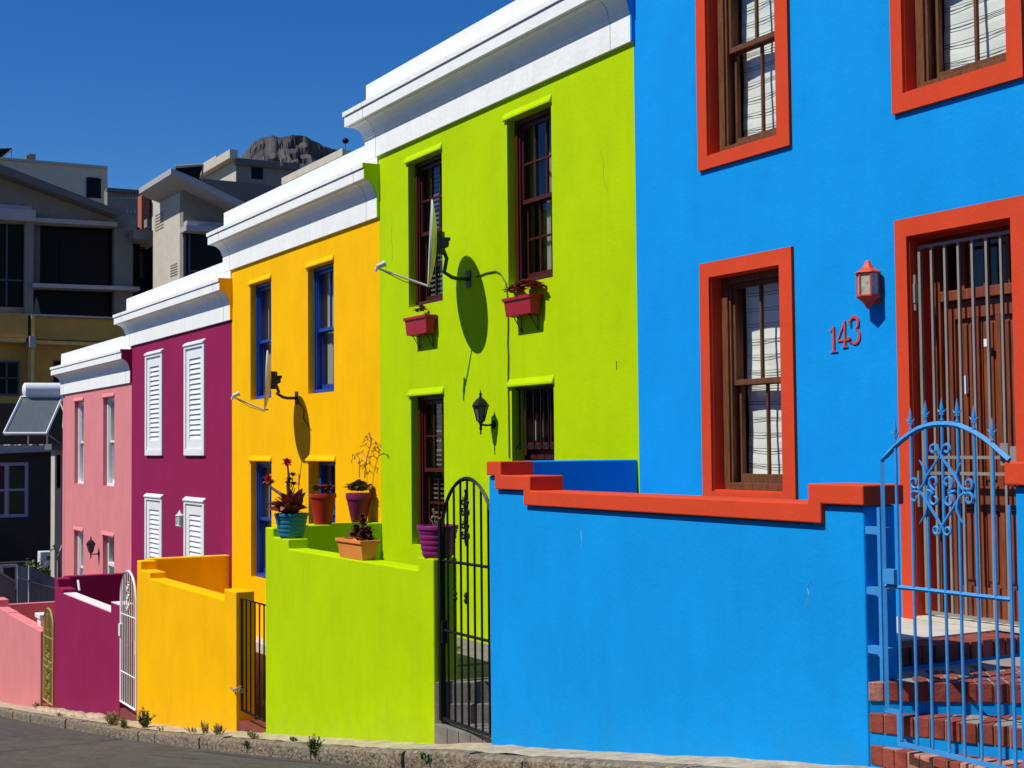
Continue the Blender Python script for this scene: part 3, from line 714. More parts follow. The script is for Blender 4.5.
o.tube([(oc, 5.54, -.345), (oc, 5.54, -.36), (oc, 5.54, -.38), (oc, 5.54, -.42), (oc, 5.54, -.48), (oc, 5.54, -.54), (oc, 5.54, -.60), (oc, 5.54, -.66), (oc, 5.54, -.74), (oc, 5.54, -.80), (oc, 5.54, -.83)], [.003, .016, .006, .014, .022, .012, .018, .010, .018, .012, .003], 6)
o.build('scroll_ornament', BLACKM, T)
for xx in (-10.93, -10.72): o = MB(); o.lathe([(.009, 0), (.024, .03), (.012, .05), (.024, .07), (.009, .1)], (xx, 5.555, -1.32), 8); o.build('bar_knuckle', BLACKM, T)
o = MB(); o.box(-11.212, -11.13, 5.535, 5.60, -1.70, -1.50); o.build('latch', BLACKM, T)

T, tp = arched_gate('white arched iron gate between the purple and yellow walls', -22.32, -21.40, -3.87, -2.26, -1.83, WHITEP, 6, [-2.51, -3.40], y=5.515, r=.009, pr=.020)
o = MB(); xc = T.location.x
for i, zz in enumerate((-2.05, -2.2, -2.35)):
    scroll(o, (xc + .04, zz), .06, 1.3, R(60), 5.50, 1, .008); scroll(o, (xc - .04, zz - .04), .05, 1.2, R(240), 5.50, 1, .008)
o.build('scroll_ornament', WHITEP, T)
o = MB(); o.box(-22.345, -22.24, 5.48, 5.53, -2.86, -2.67); o.build('latch', WHITEP, T)
T, tp = arched_gate('narrow olive yellow arched iron gate between the pink and purple walls', -28.15, -27.30, -4.70, -3.25, -2.95, OLIVE, 6, [-3.49, -3.93, -4.05], y=5.497, r=.011, pr=.022)
o = MB(); xc = T.location.x
for i in range(10): scroll(o, (xc - .1 + .2 * (i % 2), -3.7 - .1 * i), .09, 1.2, R(90 * i), 5.48, 1 if i % 2 else -1, .008)
o.build('scroll_ornament', OLIVE, T)
# flat topped black gate of the yellow house
T = thing('garden_gate', 'low flat topped black iron gate between the yellow and lime green walls', 'gate', (-16.3, 5.7, -3.2))
mb = MB(); y = 5.553; a, b, zb, zt = -16.60, -15.65, -3.12, -1.79
mb.tube([(a, y, zb), (a, y, zt), (b, y, zt), (b, y, zb), (a, y, zb)], .019, 4); mb.build('gate_frame', BLACKM, T)
for i in range(1, 6): xx = a + (b - a) * i / 6; mb = MB(); mb.tube([(xx, y, zb), (xx, y, zt)], .0105, 6); mb.build('bar', BLACKM, T)
mb = MB(); mb.box(a - .05, a + .02, y - .03, y + .01, -2.92, -2.86); mb.tube([(a - .12, y - .10, -2.86), (a - .05, y - .09, -2.89), (a + .05, y - .03, -2.83)], .014, 6); mb.build('latch', STEEL, T)

# light blue gate with finials
T = thing('garden_gate', 'light blue wrought iron gate with spear finials and a scroll heart', 'gate', (-5.37, 5.6, -1.6))
Yg = 5.47; KG = Yg / 5.6
def gp(zx, zy): return tuple(atY(870 + zx / 5.487, 390 + zy / 5.487, Yg))
sx = -5.815 * KG; rx = -4.826
mb = MB()
arc = [gp(*p) for p in ((66, 388), (100, 350), (140, 306), (182, 270), (225, 238), (265, 214), (308, 198), (352, 189), (397, 186), (440, 187), (482, 193), (528, 210), (573, 232), (622, 262), (672, 301), (716, 340), (765, 384))]
arc = [(sx, Yg, arc[0][2])] + arc[1:]
st = [(sx, Yg, -1.444 * KG), (sx, Yg, arc[0][2])] + arc[1:]
mb.tube(st, .0155, 4)
mb.box(sx - .011, sx + .10, Yg - .009, Yg + .009, -1.44 * KG - .022, -1.44 * KG); mb.box(sx + .078, sx + .10, Yg - .009, Yg + .009, -1.605 * KG, -1.44 * KG - .022); mb.box(sx + .078, rx, Yg - .009, Yg + .009, -1.617 * KG - .011, -1.605 * KG)
mb.tube([(sx, Yg, -.775 * KG), (rx, Yg, -.775 * KG)], .012, 4)
mb.build('gate_frame', GATEB, T)
xb = []
def arcz(x):
    for p, q in zip(arc, arc[1:]):
        if p[0] <= x <= q[0]: return p[2] + (q[2] - p[2]) * (x - p[0]) / (q[0] - p[0])
    return arc[-1][2]
for px in (140, 225, 308, 397, 482, 573, 672):
    x = gp(px, 300)[0]; xb.append(x); z1 = arcz(x)
    mb = MB(); mb.tube([(x, Yg, -1.60 * KG), (x + random.uniform(-.002, .002), Yg + random.uniform(-.002, .002), -.9), (x, Yg, z1)], .0083, 8); mb.build('bar', GATEB, T, smooth=True)
    mb = MB(); mb.lathe([(.006, 0), (.010, .008), (.010, .016), (.006, .019), (.006, .043), (.011, .058), (.009, .080), (.001, .128)], (x, Yg, z1 + .008), 8)
    for s in (1, -1): mb.tube([(x, Yg, z1 + .060), (x + s * .018, Yg, z1 + .064), (x + s * .030, Yg, z1 + .078)], [.006, .005, .001], 6)
    mb.tube([(x - .014, Yg, z1 + .050), (x + .014, Yg, z1 + .050)], .005, 6)
    mb.build('spear_finial', GATEB, T, smooth=True)
mb = MB(); xb.append(rx); mb.tube([(rx, Yg, -1.60 * KG), (rx, Yg, -.3)], .0095, 6); mb.build('bar', GATEB, T)
# scroll heart
yo = Yg - .016; o = MB()
xc = gp(397, 400)[0]; zt = gp(397, 310)[2]; zc_ = gp(397, 545)[2]; zl = gp(397, 745)[2]
cx_ = xb[3]
def hook(c, rad, a0, turns, sgn, r0=.0085):
    return [(c[0] + rad * (1 - .6 * i / 18) * math.cos(a0 + sgn * turns * 2 * math.pi * i / 18), yo, c[1] + rad * (1 - .6 * i / 18) * math.sin(a0 + sgn * turns * 2 * math.pi * i / 18)) for i in range(19)]
mpx = (gp(500, 400)[0] - gp(300, 400)[0]) / 200
for s in (1, -1):
    def q(dx, zy): return (cx_ + s * dx * mpx, yo, gp(397, zy)[2])
    # upper heart: curl at the top, then down and outwards to the side curl
    top = hook((cx_ + s * 36 * mpx, gp(397, 325)[2]), 24 * mpx * 1.0, R(180) if s > 0 else 0, .95, -s)
    o.tube([q(4, 352)] + top, .008, 5)
    o.tube([q(4, 352), q(22, 390), q(52, 432), q(78, 470), q(100, 520), q(122, 545)], .008, 5)
    o.tube([q(122, 545)] + hook((cx_ + s * 148 * mpx, gp(397, 510)[2]), 26 * mpx, R(230) if s > 0 else R(-50), .95, s), .008, 5)
    # lower heart
    bot = hook((cx_ + s * 30 * mpx, gp(397, 768 - 0)[2] + 0), 22 * mpx, R(180) if s > 0 else 0, .95, s)
    o.tube([q(4, 742)] + bot, .008, 5)
    o.tube([q(4, 742), q(28, 700), q(60, 650), q(84, 610), q(104, 575), q(124, 560)], .008, 5)
    o.tube([q(124, 560)] + hook((cx_ + s * 148 * mpx, gp(397, 592)[2]), 26 * mpx, R(130) if s > 0 else R(50), .95, -s), .008, 5)
    # inner curls
    o.tube([q(78, 552), q(55, 556), q(38, 548)] + hook((cx_ + s * 38 * mpx, gp(397, 505)[2]), 28 * mpx, R(-60) if s > 0 else R(240), .9, s), .008, 5)
    o.tube([q(78, 552), q(58, 560), q(40, 566)] + hook((cx_ + s * 38 * mpx, gp(397, 602)[2]), 28 * mpx, R(60) if s > 0 else R(120), .9, -s), .008, 5)
    # crescents
    o.tube([q(118, 385), q(96, 420), q(84, 462), q(92, 505), q(118, 545)], [.003, .007, .009, .008, .006], 5)
    o.tube([q(118, 560), q(90, 600), q(82, 645), q(96, 695), q(126, 738)], [.006, .008, .009, .007, .003], 5)
o.build('scroll_ornament', GATEB, T, smooth=True)
mb = MB(); mb.box(sx - .036, sx - .014, Yg - .012, Yg + .012, -1.27, -.34); mb.build('hinge_plate', GATEB, T)
for z in (-.47, -.80, -1.12): mb = MB(); mb.box(-5.861, sx - .037, 5.51, 5.56, z - .02, z + .02); mb.box(sx - .060, sx - .037, Yg, 5.509, z - .02, z + .02); mb.build('hinge', GATEB, T)
mb = MB(); mb.box(sx + .018, sx + .10, Yg - .03, Yg + .012, -.742, -.665); mb.build('lock_box', GATEB, T)
mb = MB(); p = atY(1012, 455, Yg); mb.box(-4.90, -4.852, 5.50, 5.506, -.11, .0); mb.build('fixing_plate', STEEL, T)

# ------------------------------------------------------------------ lamps
def coach_lamp(label, base, sc, group=None):
    T = thing('wall_lamp', label, 'lamp', base, group)
    bx, by, bz = base
    def z(v): return bz + v * sc
    yc = by - .155 * sc
    mb = MB(); mb.lathe([(0, 0), (.045 * sc, 0), (.042 * sc, .012), (.02 * sc, .022), (0, .024)], (bx, by, bz), 14, Matrix.Rotation(R(90), 3, 'X')); mb.build('wall_plate', BLACKM, T, smooth=True)
    mb = MB(); mb.tube([(bx, by - .01, bz), (bx, by - .08 * sc, bz - .006), (bx, yc, bz)], .011 * sc, 8); mb.lathe([(.002, -.105 * sc), (.012 * sc, -.085 * sc), (.006 * sc, -.07 * sc), (.016 * sc, -.045 * sc), (.012 * sc, -.01 * sc), (.022 * sc, .02 * sc), (.04 * sc, .038 * sc)], (bx, yc, bz), 12); mb.build('bracket', BLACKM, T, smooth=True)
    mb = MB(); mb.lathe([(.088 * sc, .185 * sc), (.092 * sc, .195 * sc), (.075 * sc, .225 * sc), (.045 * sc, .262 * sc), (.018 * sc, .28 * sc), (.012 * sc, .30 * sc), (.018 * sc, .315 * sc), (.006 * sc, .335 * sc), (.001, .372 * sc)], (bx, yc, bz), 6, rot=R(15)); mb.build('lamp_cap', BLACKM, T)
    mb = MB()
    for k in range(6):
        a = R(15) + k * math.pi / 3
        mb.tube([(bx + .04 * sc * math.cos(a), yc + .04 * sc * math.sin(a), z(.038)), (bx + .078 * sc * math.cos(a), yc + .078 * sc * math.sin(a), z(.187))], .006 * sc, 4)
    mb.build('lamp_frame', BLACKM, T)
    mb = MB(); mb.lathe([(.038 * sc, .04 * sc), (.074 * sc, .186 * sc)], (bx, yc, bz), 6, rot=R(15), capb=False, capt=False); mb.build('lamp_glass', FROST, T)
    return T
FROST = mat('smoked_lamp_glass', (.10, .11, .09, 1), rough=.15)
coach_lamp('black coach lamp on the lime green wall beside the door', (-12.853, 7.0, .240), 1.0)
q = atY(98.8, 553.7, 7.0); coach_lamp('black coach lamp on the pink wall between the two lower windows', (q.x, 7.0, q.z), 1.06)
def box_lamp(label, c, w_, h_, m, cone=True):
    T = thing('wall_lamp', label, 'lamp', (c[0], 7.0, c[2])); x, y, z = c
    mb = MB(); mb.lathe([(w_ * .56, h_ * .30), (w_ * .60, h_ * .32), (w_ * .58, h_ * .35), (w_ * .30, h_ * .45), (w_ * .17, h_ * .57), (w_ * .10, h_ * .66), (0.001, h_ * .68)], c, 6, rot=R(30)); mb.build('lamp_cap', m, T)
    mb = MB(); mb.lathe([(w_ * .06 if cone else w_ * .3, -h_ * (.68 if cone else .42)), (w_ * (.22 if cone else .4), -h_ * (.52 if cone else .40)), (w_ * .40, -h_ * .42), (w_ * .56, -h_ * .34), (w_ * .56, -h_ * .30), (w_ * .48, -h_ * .29)], c, 6, rot=R(30)); mb.build('lamp_base', m, T)
    mb = MB()
    for k in range(6):
        a = R(30) + k * math.pi / 3; mb.tube([(x + w_ * .5 * math.cos(a), y + w_ * .5 * math.sin(a), z - h_ * .31), (x + w_ * .5 * math.cos(a), y + w_ * .5 * math.sin(a), z + h_ * .31)], w_ * .045, 4)
    mb.build('lamp_frame', m, T)
    mb = MB(); mb.lathe([(w_ * .48, -h_ * .29), (w_ * .48, h_ * .3)], c, 6, rot=R(30), capb=False, capt=False); mb.build('lamp_glass', mat('pale_lamp_glass', (.42, .44, .38, 1), rough=.12, var=.3, vscale=30), T)
    mb = MB(); mb.lathe([(.0, -.08 * h_ * 4), (w_ * .14, -.05 * h_ * 4), (w_ * .2, 0), (w_ * .12, .05 * h_ * 4), (0, .06 * h_ * 4)], c, 10); mb.build('bulb', mat('lamp_bulb', (.7, .68, .55, 1), rough=.3), T, smooth=True)
    mb = MB(); mb.box(x - w_ * .3, x + w_ * .3, y + w_ * .3, 6.999, z - h_ * .5, z + h_ * .35); mb.build('wall_plate', m, T)
    return T
REDL = mat('red_lamp_paint', (.58, .075, .035, 1), rough=.5, spec=.2)
q = atY(868, 284.5, 6.925); box_lamp('red hexagonal wall lantern above the house number', (q.x, 6.925, q.z), .155, .25, REDL)
q = atY(179.2, 520.5, 6.92); box_lamp('white wall lantern between the lower shutters of the purple house', (q.x, 6.93, q.z), .13, .26, WHITEP, cone=False)

# ------------------------------------------------------------------ house number
T = thing('house_number', 'red serif house number 143 climbing to the right on the blue wall', 'house number', (-7.7, 7, .6))
RN = mat('red_number', (.58, .06, .035, 1), rough=.45)
def stroke(mb, pts, ws, th=.007, y=6.994):
    ws = [w_ * .82 for w_ in ws]
    for i in range(len(pts) - 1):
        p, q = Vector(pts[i]), Vector(pts[i + 1]); d = (q - p)
        if d.length < 1e-6: continue
        d.normalize(); n = Vector((-d.y, d.x)); e = d * .0008
        a, b = ws[i] / 2, ws[i + 1] / 2
        c = [p - n * a - e, q - n * b + e, q + n * b + e, p + n * a - e]
        mb.prism([(k.x, y - th - .0001 * i, k.y) for k in c], (0, th, 0))
def digit(px, pyb, H, kind):
    b = atY(px, pyb, 6.985); x, z = b.x, b.z; mb = MB()
    def P(u, v): return (x + u * H, z + v * H)
    if kind == '1':
        mb.prism([(*P(-.055, .04), 0)[:2] and (P(-.055, .04)[0], 6.987, P(-.055, .04)[1]), (P(.055, .04)[0], 6.987, P(.055, .04)[1]), (P(.055, 1)[0], 6.987, P(.055, 1)[1]), (P(0, .98)[0], 6.987, P(0, .98)[1]), (P(-.2, .86)[0], 6.987, P(-.2, .86)[1]), (P(-.2, .83)[0], 6.987, P(-.2, .83)[1]), (P(-.055, .86)[0], 6.987, P(-.055, .86)[1])], (0, .007, 0))
        stroke(mb, [P(-.2, .02), P(.2, .02)], [.045 * H] * 2)
    if kind == '4':
        stroke(mb, [P(.09, .04), P(.09, 1.0)], [.12 * H] * 2)
        stroke(mb, [P(.10, .98), P(-.30, .30)], [.05 * H] * 2, y=6.9965)
        stroke(mb, [P(-.33, .28), P(.32, .28)], [.085 * H] * 2, y=6.9975)
        stroke(mb, [P(-.06, .02), P(.24, .02)], [.045 * H] * 2, y=6.995)
    if kind == '3':
        pts = []; ws = []
        for i in range(13):
            a = R(160 - 230 * i / 12); pts.append(P(-.02 + .22 * math.cos(a), .755 + .235 * math.sin(a))); ws.append((.05 + .085 * math.sin(math.pi * i / 12)) * H)
        stroke(mb, pts, ws)
        pts = []; ws = []
        for i in range(15):
            a = R(75 - 250 * i / 14); pts.append(P(-.02 + .26 * math.cos(a), .275 + .275 * math.sin(a))); ws.append((.045 + .10 * math.sin(math.pi * min(1, i / 12))) * H)
        stroke(mb, pts, ws, y=6.9973)
        mb.lathe([(0, 0), (.06 * H, 0), (.06 * H, .012), (0, .012)], (P(-.22, .80)[0], 6.986, P(-.22, .80)[1]), 10, Matrix.Rotation(R(90), 3, 'X'))
        mb.lathe([(0, 0), (.065 * H, 0), (.065 * H, .012), (0, .012)], (P(-.25, .2)[0], 6.986, P(-.25, .2)[1]), 10, Matrix.Rotation(R(90), 3, 'X'))
    return mb.build('digit', RN, T)
digit(833.2, 352.0, .185, '1'); digit(842.6, 347.6, .19, '4'); digit(854.2, 343.2, .19, '3')

# ------------------------------------------------------------------ satellite dishes
DISHM = mat('dish_grey_paint', (.50, .50, .46, 1), rough=.45); DARKP = mat('dark_bracket', (.03, .03, .03, 1), rough=.5)
def dish(label, cpx, shpx, lnbpx, wallpx, dw, dh, group, turn=-.02):
    a_, b_ = .07, 1.35
    r0 = atY(*cpx, 1.0); sh = atY(*shpx, 7.0)
    Yc = (7 * a_ - sh.x) / (-r0.x + a_); C = r0 * Yc
    vd = Vector((r0.x, 1, 0)).normalized(); n = Vector((vd.x * 0 - vd.y, vd.x, .045)).normalized()
    if n.y > 0: n = Vector((-n.x, -n.y, n.z))
    n = (n + Vector((.0, .0, 0)) + vd * turn).normalized()
    # LNB point: on its own view ray where it meets the plane through C containing n and z
    r1 = atY(*lnbpx, 1.0); hn = Vector((n.x, n.y, 0)).normalized(); pn = Vector((-hn.y, hn.x, 0))
    t = C.dot(pn) / r1.dot(pn); Lp = r1 * t
    T = thing('satellite_dish', label, 'satellite dish', tuple(atY(*wallpx, 7.0)), group)
    up = Vector((0, 0, 1)); xax = up.cross(n).normalized(); yax = n.cross(xax)
    Q = Matrix((xax, yax, n)).transposed()
    mb = MB(); prof = []
    N_ = 8
    for i in range(N_ + 1): r = i / N_; prof.append((r, .07 * r * r * .9 - .04))
    fr = [(max(.002, r), z) for r, z in prof]; bk = [(r, z - .012) for r, z in fr][::-1]
    seg = 40; v = []; allp = fr + [(1.012, fr[-1][1] + .004), (1.014, fr[-1][1] - .014)] + bk
    for (r, z) in allp:
        for k in range(seg):
            an = 2 * math.pi * k / seg; v.append(C + Q @ Vector((r * math.cos(an) * dw / 2, r * math.sin(an) * dh / 2, z)))
    f = []
    for i in range(len(allp) - 1):
        for k in range(seg):
            a = i * seg + k; b = i * seg + (k + 1) % seg; f.append((a, b, b + seg, a + seg))
    mb.add(v, f); mb.build('dish_reflector', DISHM, T, smooth=True)
    wp = atY(*wallpx, 7.0); back = C - n * .10
    mb = MB(); mid = Vector((wp.x, 6.80, wp.z)); mb.tube([(wp.x, 6.99, wp.z), (wp.x, 6.86, wp.z - .003), mid + Vector((-.01, .0, .01)), mid + Vector((-.03, -.08, .06)), (back.x + .04, back.y + .04, back.z - .16), back + Vector((0, 0, -.02))], .021, 8)
    mb.box(wp.x - .05, wp.x + .05, 6.985, 6.998, wp.z - .09, wp.z + .09); mb.build('mounting_arm', DARKP, T, smooth=True)
    mb = MB(); c2 = C - n * .085
    mb.tube([c2 + Vector((0, 0, .12)), c2 + Vector((0, 0, -.12))], .05, 6); mb.tube([c2 - xax * .05 - n * .05, c2 + xax * .05 - n * .05], .05, 6); mb.tube([c2 + Vector((.0, 0, .05)), c2 - n * .11 + Vector((0, 0, .05))], .02, 6); mb.build('tilt_bracket', DARKP, T)
    low = C - yax * (dh / 2 + .0) + n * .02
    mb = MB(); mb.tube([low - n * .05, low + Vector((0, 0, -.01)), Lp + Vector((0, 0, -.03))], [.012, .012, .010], 6); mb.build('feed_arm', DISHM, T)
    mb = MB(); dl = (C - Lp).normalized(); mb.tube([Lp - dl * .02, Lp + dl * .05], .028, 10); mb.tube([Lp + dl * .05, Lp + dl * .075], .036, 10); mb.tube([Lp - dl * .02 + Vector((0, 0, 0)), Lp - dl * .04 + Vector((0, 0, -.04))], .018, 8); mb.build('feed_horn', DISHM, T, smooth=True)
    mb = MB(); m1 = (low + Lp) / 2 + Vector((0, 0, -.06)); mb.tube([Lp + Vector((0, 0, -.03)), m1, low + Vector((0, 0, -.03))], .004, 4); mb.build('cable', BLACKM, T)
    return T
dish('large pale satellite dish seen edge-on beside the upper window of the green house', (432, 243), (472, 302), (379, 266), (469, 279), .76, .90, 'satellite dishes')
dish('satellite dish on the yellow wall between its upper windows', (267.5, 380), (302, 425), (234.5, 395.5), (297, 398), .66, .80, 'satellite dishes', .015)
# cables on the facades
def cable(label, pts, r=.006, y=6.992, m=BLACKM):
    mb = MB(); mb.tube([tuple(atY(px, py, y)) for px, py in pts], r, 5); o = mb.build('wall_cable', m); tag(o, label, 'cable'); return o
GCAB = mat('cable_painted', (.10, .13, .01, 1), rough=.6)
cable('thin cable running from the large dish down the lime green wall to the door', [(476, 277), (486, 273), (496, 271), (501, 274), (506, 283), (508, 300), (508.3, 330), (507.8, 345), (508.5, 355), (508.2, 380), (508.6, 400), (509, 430), (509.3, 458)], .009, m=GCAB)
cable('looping thin cable below the dish on the yellow wall', [(297, 398), (300, 404), (304, 410), (303, 418), (307, 424), (311, 430)], .006)
# plaster cracks
mb = MB()
for px in (616.5,): mb.tube([tuple(atY(px, 361, 6.999)), tuple(atY(px + .2, 370, 6.999))], .004, 4)
o = mb.build('wall_crack', BLACKM); tag(o, 'small dark crack in the lime green wall near the blue house', 'crack')

SCR = mat('pale_scratch', (.30, .50, .72, 1), rough=.9)
for n_, (pp, lab) in enumerate(((((806, 606), (809, 594), (807, 588), (811, 580)), 'pale scratch on the right half of the blue garden wall'), (((581, 547), (581.5, 540), (581, 530)), 'thin pale scratch near the top left of the blue garden wall'))):
    mb = MB(); mb.tube([tuple(atY(px, py, 5.499)) for px, py in pp], .0022, 4); o = mb.build('wall_scratch', SCR); tag(o, lab, 'scratch')
CRK = mat('hairline_crack_green', (.16, .24, .004, 1), rough=.9)
for pp, lab in ((((392, 225), (391, 238), (393, 250), (392, 262)), 'hairline crack beside the upper left window of the lime green house'), (((600, 150), (604, 163), (603, 178), (607, 190)), 'hairline crack high on the lime green wall near the blue house')):
    mb = MB(); mb.tube([tuple(atY(px, py, 6.9995)) for px, py in pp], .0022, 4); o = mb.build('wall_crack', CRK); tag(o, lab, 'crack')
# ------------------------------------------------------------------ plants
def leafmat(name, c): 
    m = mat(name, c, rough=.5, var=.35, vscale=18); return m
L_RED = leafmat('burgundy_leaf', (.20, .030, .024, 1)); L_DRK = leafmat('dark_burgundy_leaf', (.085, .018, .018, 1)); L_BRG = leafmat('bronze_leaf', (.14, .08, .03, 1))
L_GRN = leafmat('weed_leaf', (.075, .11, .022, 1)); L_GRY = leafmat('dry_leaf', (.20, .16, .06, 1)); L_STM = leafmat('brown_stem', (.10, .045, .03, 1)); FLR = leafmat('red_flower', (.55, .012, .012, 1)); L_PINK = leafmat('pink_leaf', (.42, .12, .09, 1))
def leaf(mb, p, d, L_, w_, curl=.3, roll=0):
    p = Vector(p); d = Vector(d).normalized(); side = d.cross(Vector((0, 0, 1)))
    side = side.normalized() if side.length > .05 else Vector((1, 0, 0)); nrm = side.cross(d)
    if roll: side = Matrix.Rotation(roll, 3, d) @ side; nrm = side.cross(d)
    n = 4; v = []
    for i in range(n + 1):
        t = i / n; c = p + d * L_ * t + nrm * (curl * L_ * math.sin(t * math.pi * .8) * .4) - Vector((0, 0, 1)) * curl * L_ * t * t * .5
        ww = w_ * math.sin(math.pi * (.12 + .88 * t)) ** .8 * .5 if t < 1 else .0008
        v += [c - side * ww + nrm * ww * .3, c, c + side * ww + nrm * ww * .3]
    f = []
    for i in range(n):
        a = 3 * i; f += [(a, a + 1, a + 4, a + 3), (a + 1, a + 2, a + 5, a + 4)]
    mb.add(v, f)
def rosette(mb, c, n, L_, w_, lo=5, hi=80, curl=.3):
    for i in range(n):
        a = i * 2.399 + random.uniform(-.2, .2); e = R(lo + (hi - lo) * (i / n)); l = L_ * (1 - .45 * i / n) * random.uniform(.85, 1.1)
        leaf(mb, c, (math.cos(a) * math.cos(e), math.sin(a) * math.cos(e), math.sin(e)), l, w_ * random.uniform(.8, 1.1), curl)
def ribpot(mb, c, rt, rb, h, rim, ribs=0):
    prof = [(rb * .96, 0), (rb, .004)]
    if ribs:
        for i in range(ribs * 6 + 1):
            t = i / (ribs * 6); prof.append((rb + (rt * .93 - rb) * t ** .8 + .006 * abs(math.sin(t * ribs * math.pi)), .008 + (h - rim - .008) * t))
    prof += [(rt * .93, h - rim - .002), (rt, h - rim), (rt * 1.01, h - .006), (rt * .99, h), (rt * .90, h), (rt * .88, h - .03)]
    mb.lathe(prof, c, 36, capt=False)
def potted(name, label, c, rt, rb, h, rim, ribs, m, group='flower pots on the green garden wall'):
    T = thing(name, label, 'potted plant', c, group)
    mb = MB(); ribpot(mb, c, rt, rb, h, rim, ribs); mb.build('pot', m, T, smooth=True)
    mb = MB(); mb.lathe([(0.001, h - .035), (rt * .9, h - .03)], c, 20, capb=False, capt=False); mb.build('soil', SOIL, T)
    return T
PB = mat('blue_pot_plastic', (.02, .16, .28, 1), rough=.5, spec=.22, var=.1); PR_ = mat('red_pot_plastic', (.33, .018, .012, 1), rough=.4, spec=.22, var=.1); PP = mat('plum_pot_plastic', (.17, .012, .075, 1), rough=.4, spec=.22, var=.1)
PM = mat('magenta_pot_plastic', (.22, .015, .12, 1), rough=.45, spec=.22, var=.1); PO = mat('terracotta_trough', (.72, .25, .045, 1), rough=.7, spec=.2, var=.12); PC = mat('crimson_planter_plastic', (.36, .012, .030, 1), rough=.4, spec=.22, var=.08)
# blue pot
c = atY(291.4, 536.5, 5.62); c = Vector((c.x, 5.62, -.983))
T = potted('potted_plant', 'blue ribbed pot with red flowering succulent, standing on the step of the green wall', tuple(c), .192, .125, .275, .03, 5, PB)
mb = MB(); t0 = c + Vector((0, 0, .26))
for (dx, dy, e, l) in ((-.12, -.03, 35, .22), (.10, -.02, 40, .24), (.02, -.1, 25, .22), (-.03, .05, 60, .22), (.12, .04, 60, .25), (-.1, .06, 50, .2), (.05, -.06, 70, .2), (.0, .0, 85, .22), (-.06, -.08, 30, .2), (.14, .0, 20, .18)):
    for k in range(3):
        a = math.atan2(dy, dx) + random.uniform(-.5, .5); ee = R(e + random.uniform(-10, 10)); leaf(mb, t0 + Vector((dx * .5, dy * .5, random.uniform(0, .06))), (math.cos(a) * math.cos(ee), math.sin(a) * math.cos(ee), math.sin(ee)), l * 1.25, .12, .2, random.uniform(-.6, .6))
rosette(mb, t0, 22, .17, .07); mb.build('leaves', L_RED, T, smooth=True)
mb = MB(); leaf(mb, t0 + Vector((.05, -.08, .1)), (.6, -.5, -.2), .17, .07, .2); leaf(mb, t0 + Vector((.02, -.08, .12)), (.35, -.5, .3), .16, .06); mb.build('leaf', L_PINK, T)
mb = MB()
f1 = atY(287.5, 463.5, 5.60); f2 = atY(268.5, 480, 5.60)
mb.tube([t0, t0 + Vector((-.03, 0, .14)), f1 + Vector((.02, 0, -.26)), f1 + Vector((.04, 0, -.14)), f1 + Vector((-.0, 0, -.02))], [.034, .030, .024, .016, .009], 8)
mb.tube([t0 + Vector((-.05, 0, .02)), t0 + Vector((-.15, 0, .18)), f2 + Vector((.06, 0, -.08)), f2], [.026, .022, .016, .009], 8)
for s in ((.10, .30, .13), (.06, .36, .12), (.12, .25, .16)): mb.tube([t0 + Vector((0, 0, s[1] - .05)), t0 + Vector((s[0], -.02, s[1])), t0 + Vector((s[0] + .05, -.02, s[1] + .05))], [.008, .006, .004], 6)
mb.build('stem', L_STM, T, smooth=True)
mb = MB(); 
for s in (t0 + Vector((.0, -.02, .38)), t0 + Vector((-.05, -.02, .34)), t0 + Vector((.13, -.02, .33)), f2 + Vector((.1, 0, -.04)), t0 + Vector((.05, 0, .43))): rosette(mb, s, 16, .085, .04)
mb.build('stem_leaves', L_BRG, T)
for f in (f1, f2):
    mb = MB()
    for i in range(26):
        a = random.uniform(0, 6.28); e = random.uniform(-.5, 1.3); leaf(mb, f + Vector((random.uniform(-.02, .02), random.uniform(-.02, .02), random.uniform(-.02, .02))), (math.cos(a) * math.cos(e), math.sin(a) * math.cos(e), math.sin(e)), .065, .045, .2)
    mb.build('flower', FLR, T)
# red and plum pots on the return wall
c = atX(323, 524.6, -15.82); c.z = -.886; c.y = min(c.y, 6.8)
T = potted('potted_plant', 'tall red pot with reddish succulent on the dark side of the green wall', tuple(c), .158, .105, .365, .05, 0, PR_)
t0 = c + Vector((0, 0, .35)); mb = MB()
for (dx, dy) in ((0, 0), (-.07, -.04), (.07, -.02), (.0, -.09), (.05, .06), (-.06, .06)): rosette(mb, t0 + Vector((dx, dy, .05)), 22, .125, .055, 15, 88)
mb.build('leaves', L_RED, T)
c = atY(359, 522.6, 6.82); c.z = -.886
T = potted('potted_plant', 'tall plum pot with bronze rosette and dry flower stalks, nearest the yellow house', tuple(c), .16, .092, .355, .075, 0, PP)
t0 = c + Vector((0, 0, .33)); mb = MB()
for i in range(260):
    a = random.uniform(0, 6.28); e = random.uniform(-.1, 1.5); q = Vector((math.cos(a) * math.cos(e), math.sin(a) * math.cos(e), math.sin(e))); rr = random.uniform(.4, 1)
    leaf(mb, t0 + Vector((0, 0, .05)) + Vector((q.x * .10, q.y * .10, q.z * .10)) * rr, (q.x, q.y, q.z + .4), .065, .045, .5)
    a = random.uniform(0, 6.28); r = random.uniform(0, .12); leaf(mb, t0 + Vector((math.cos(a) * r, math.sin(a) * r, .05 + random.uniform(0, .07) * (1 - r * 5))), (math.cos(a), math.sin(a), random.uniform(.2, 2.2)), .10, .055, .5)
mb.build('leaves', L_BRG, T)
def stalks(T, base, tips, y, m):
    mb = MB()
    for tip in tips:
        p0 = Vector(base); pts = [p0]; P_ = [Vector(q) for q in tip]
        pts += P_; mb.tube(pts, [.007] + [.0055] * (len(pts) - 2) + [.002], 5)
    mb.build('dry_stalk', m, T)
yb_ = 6.90
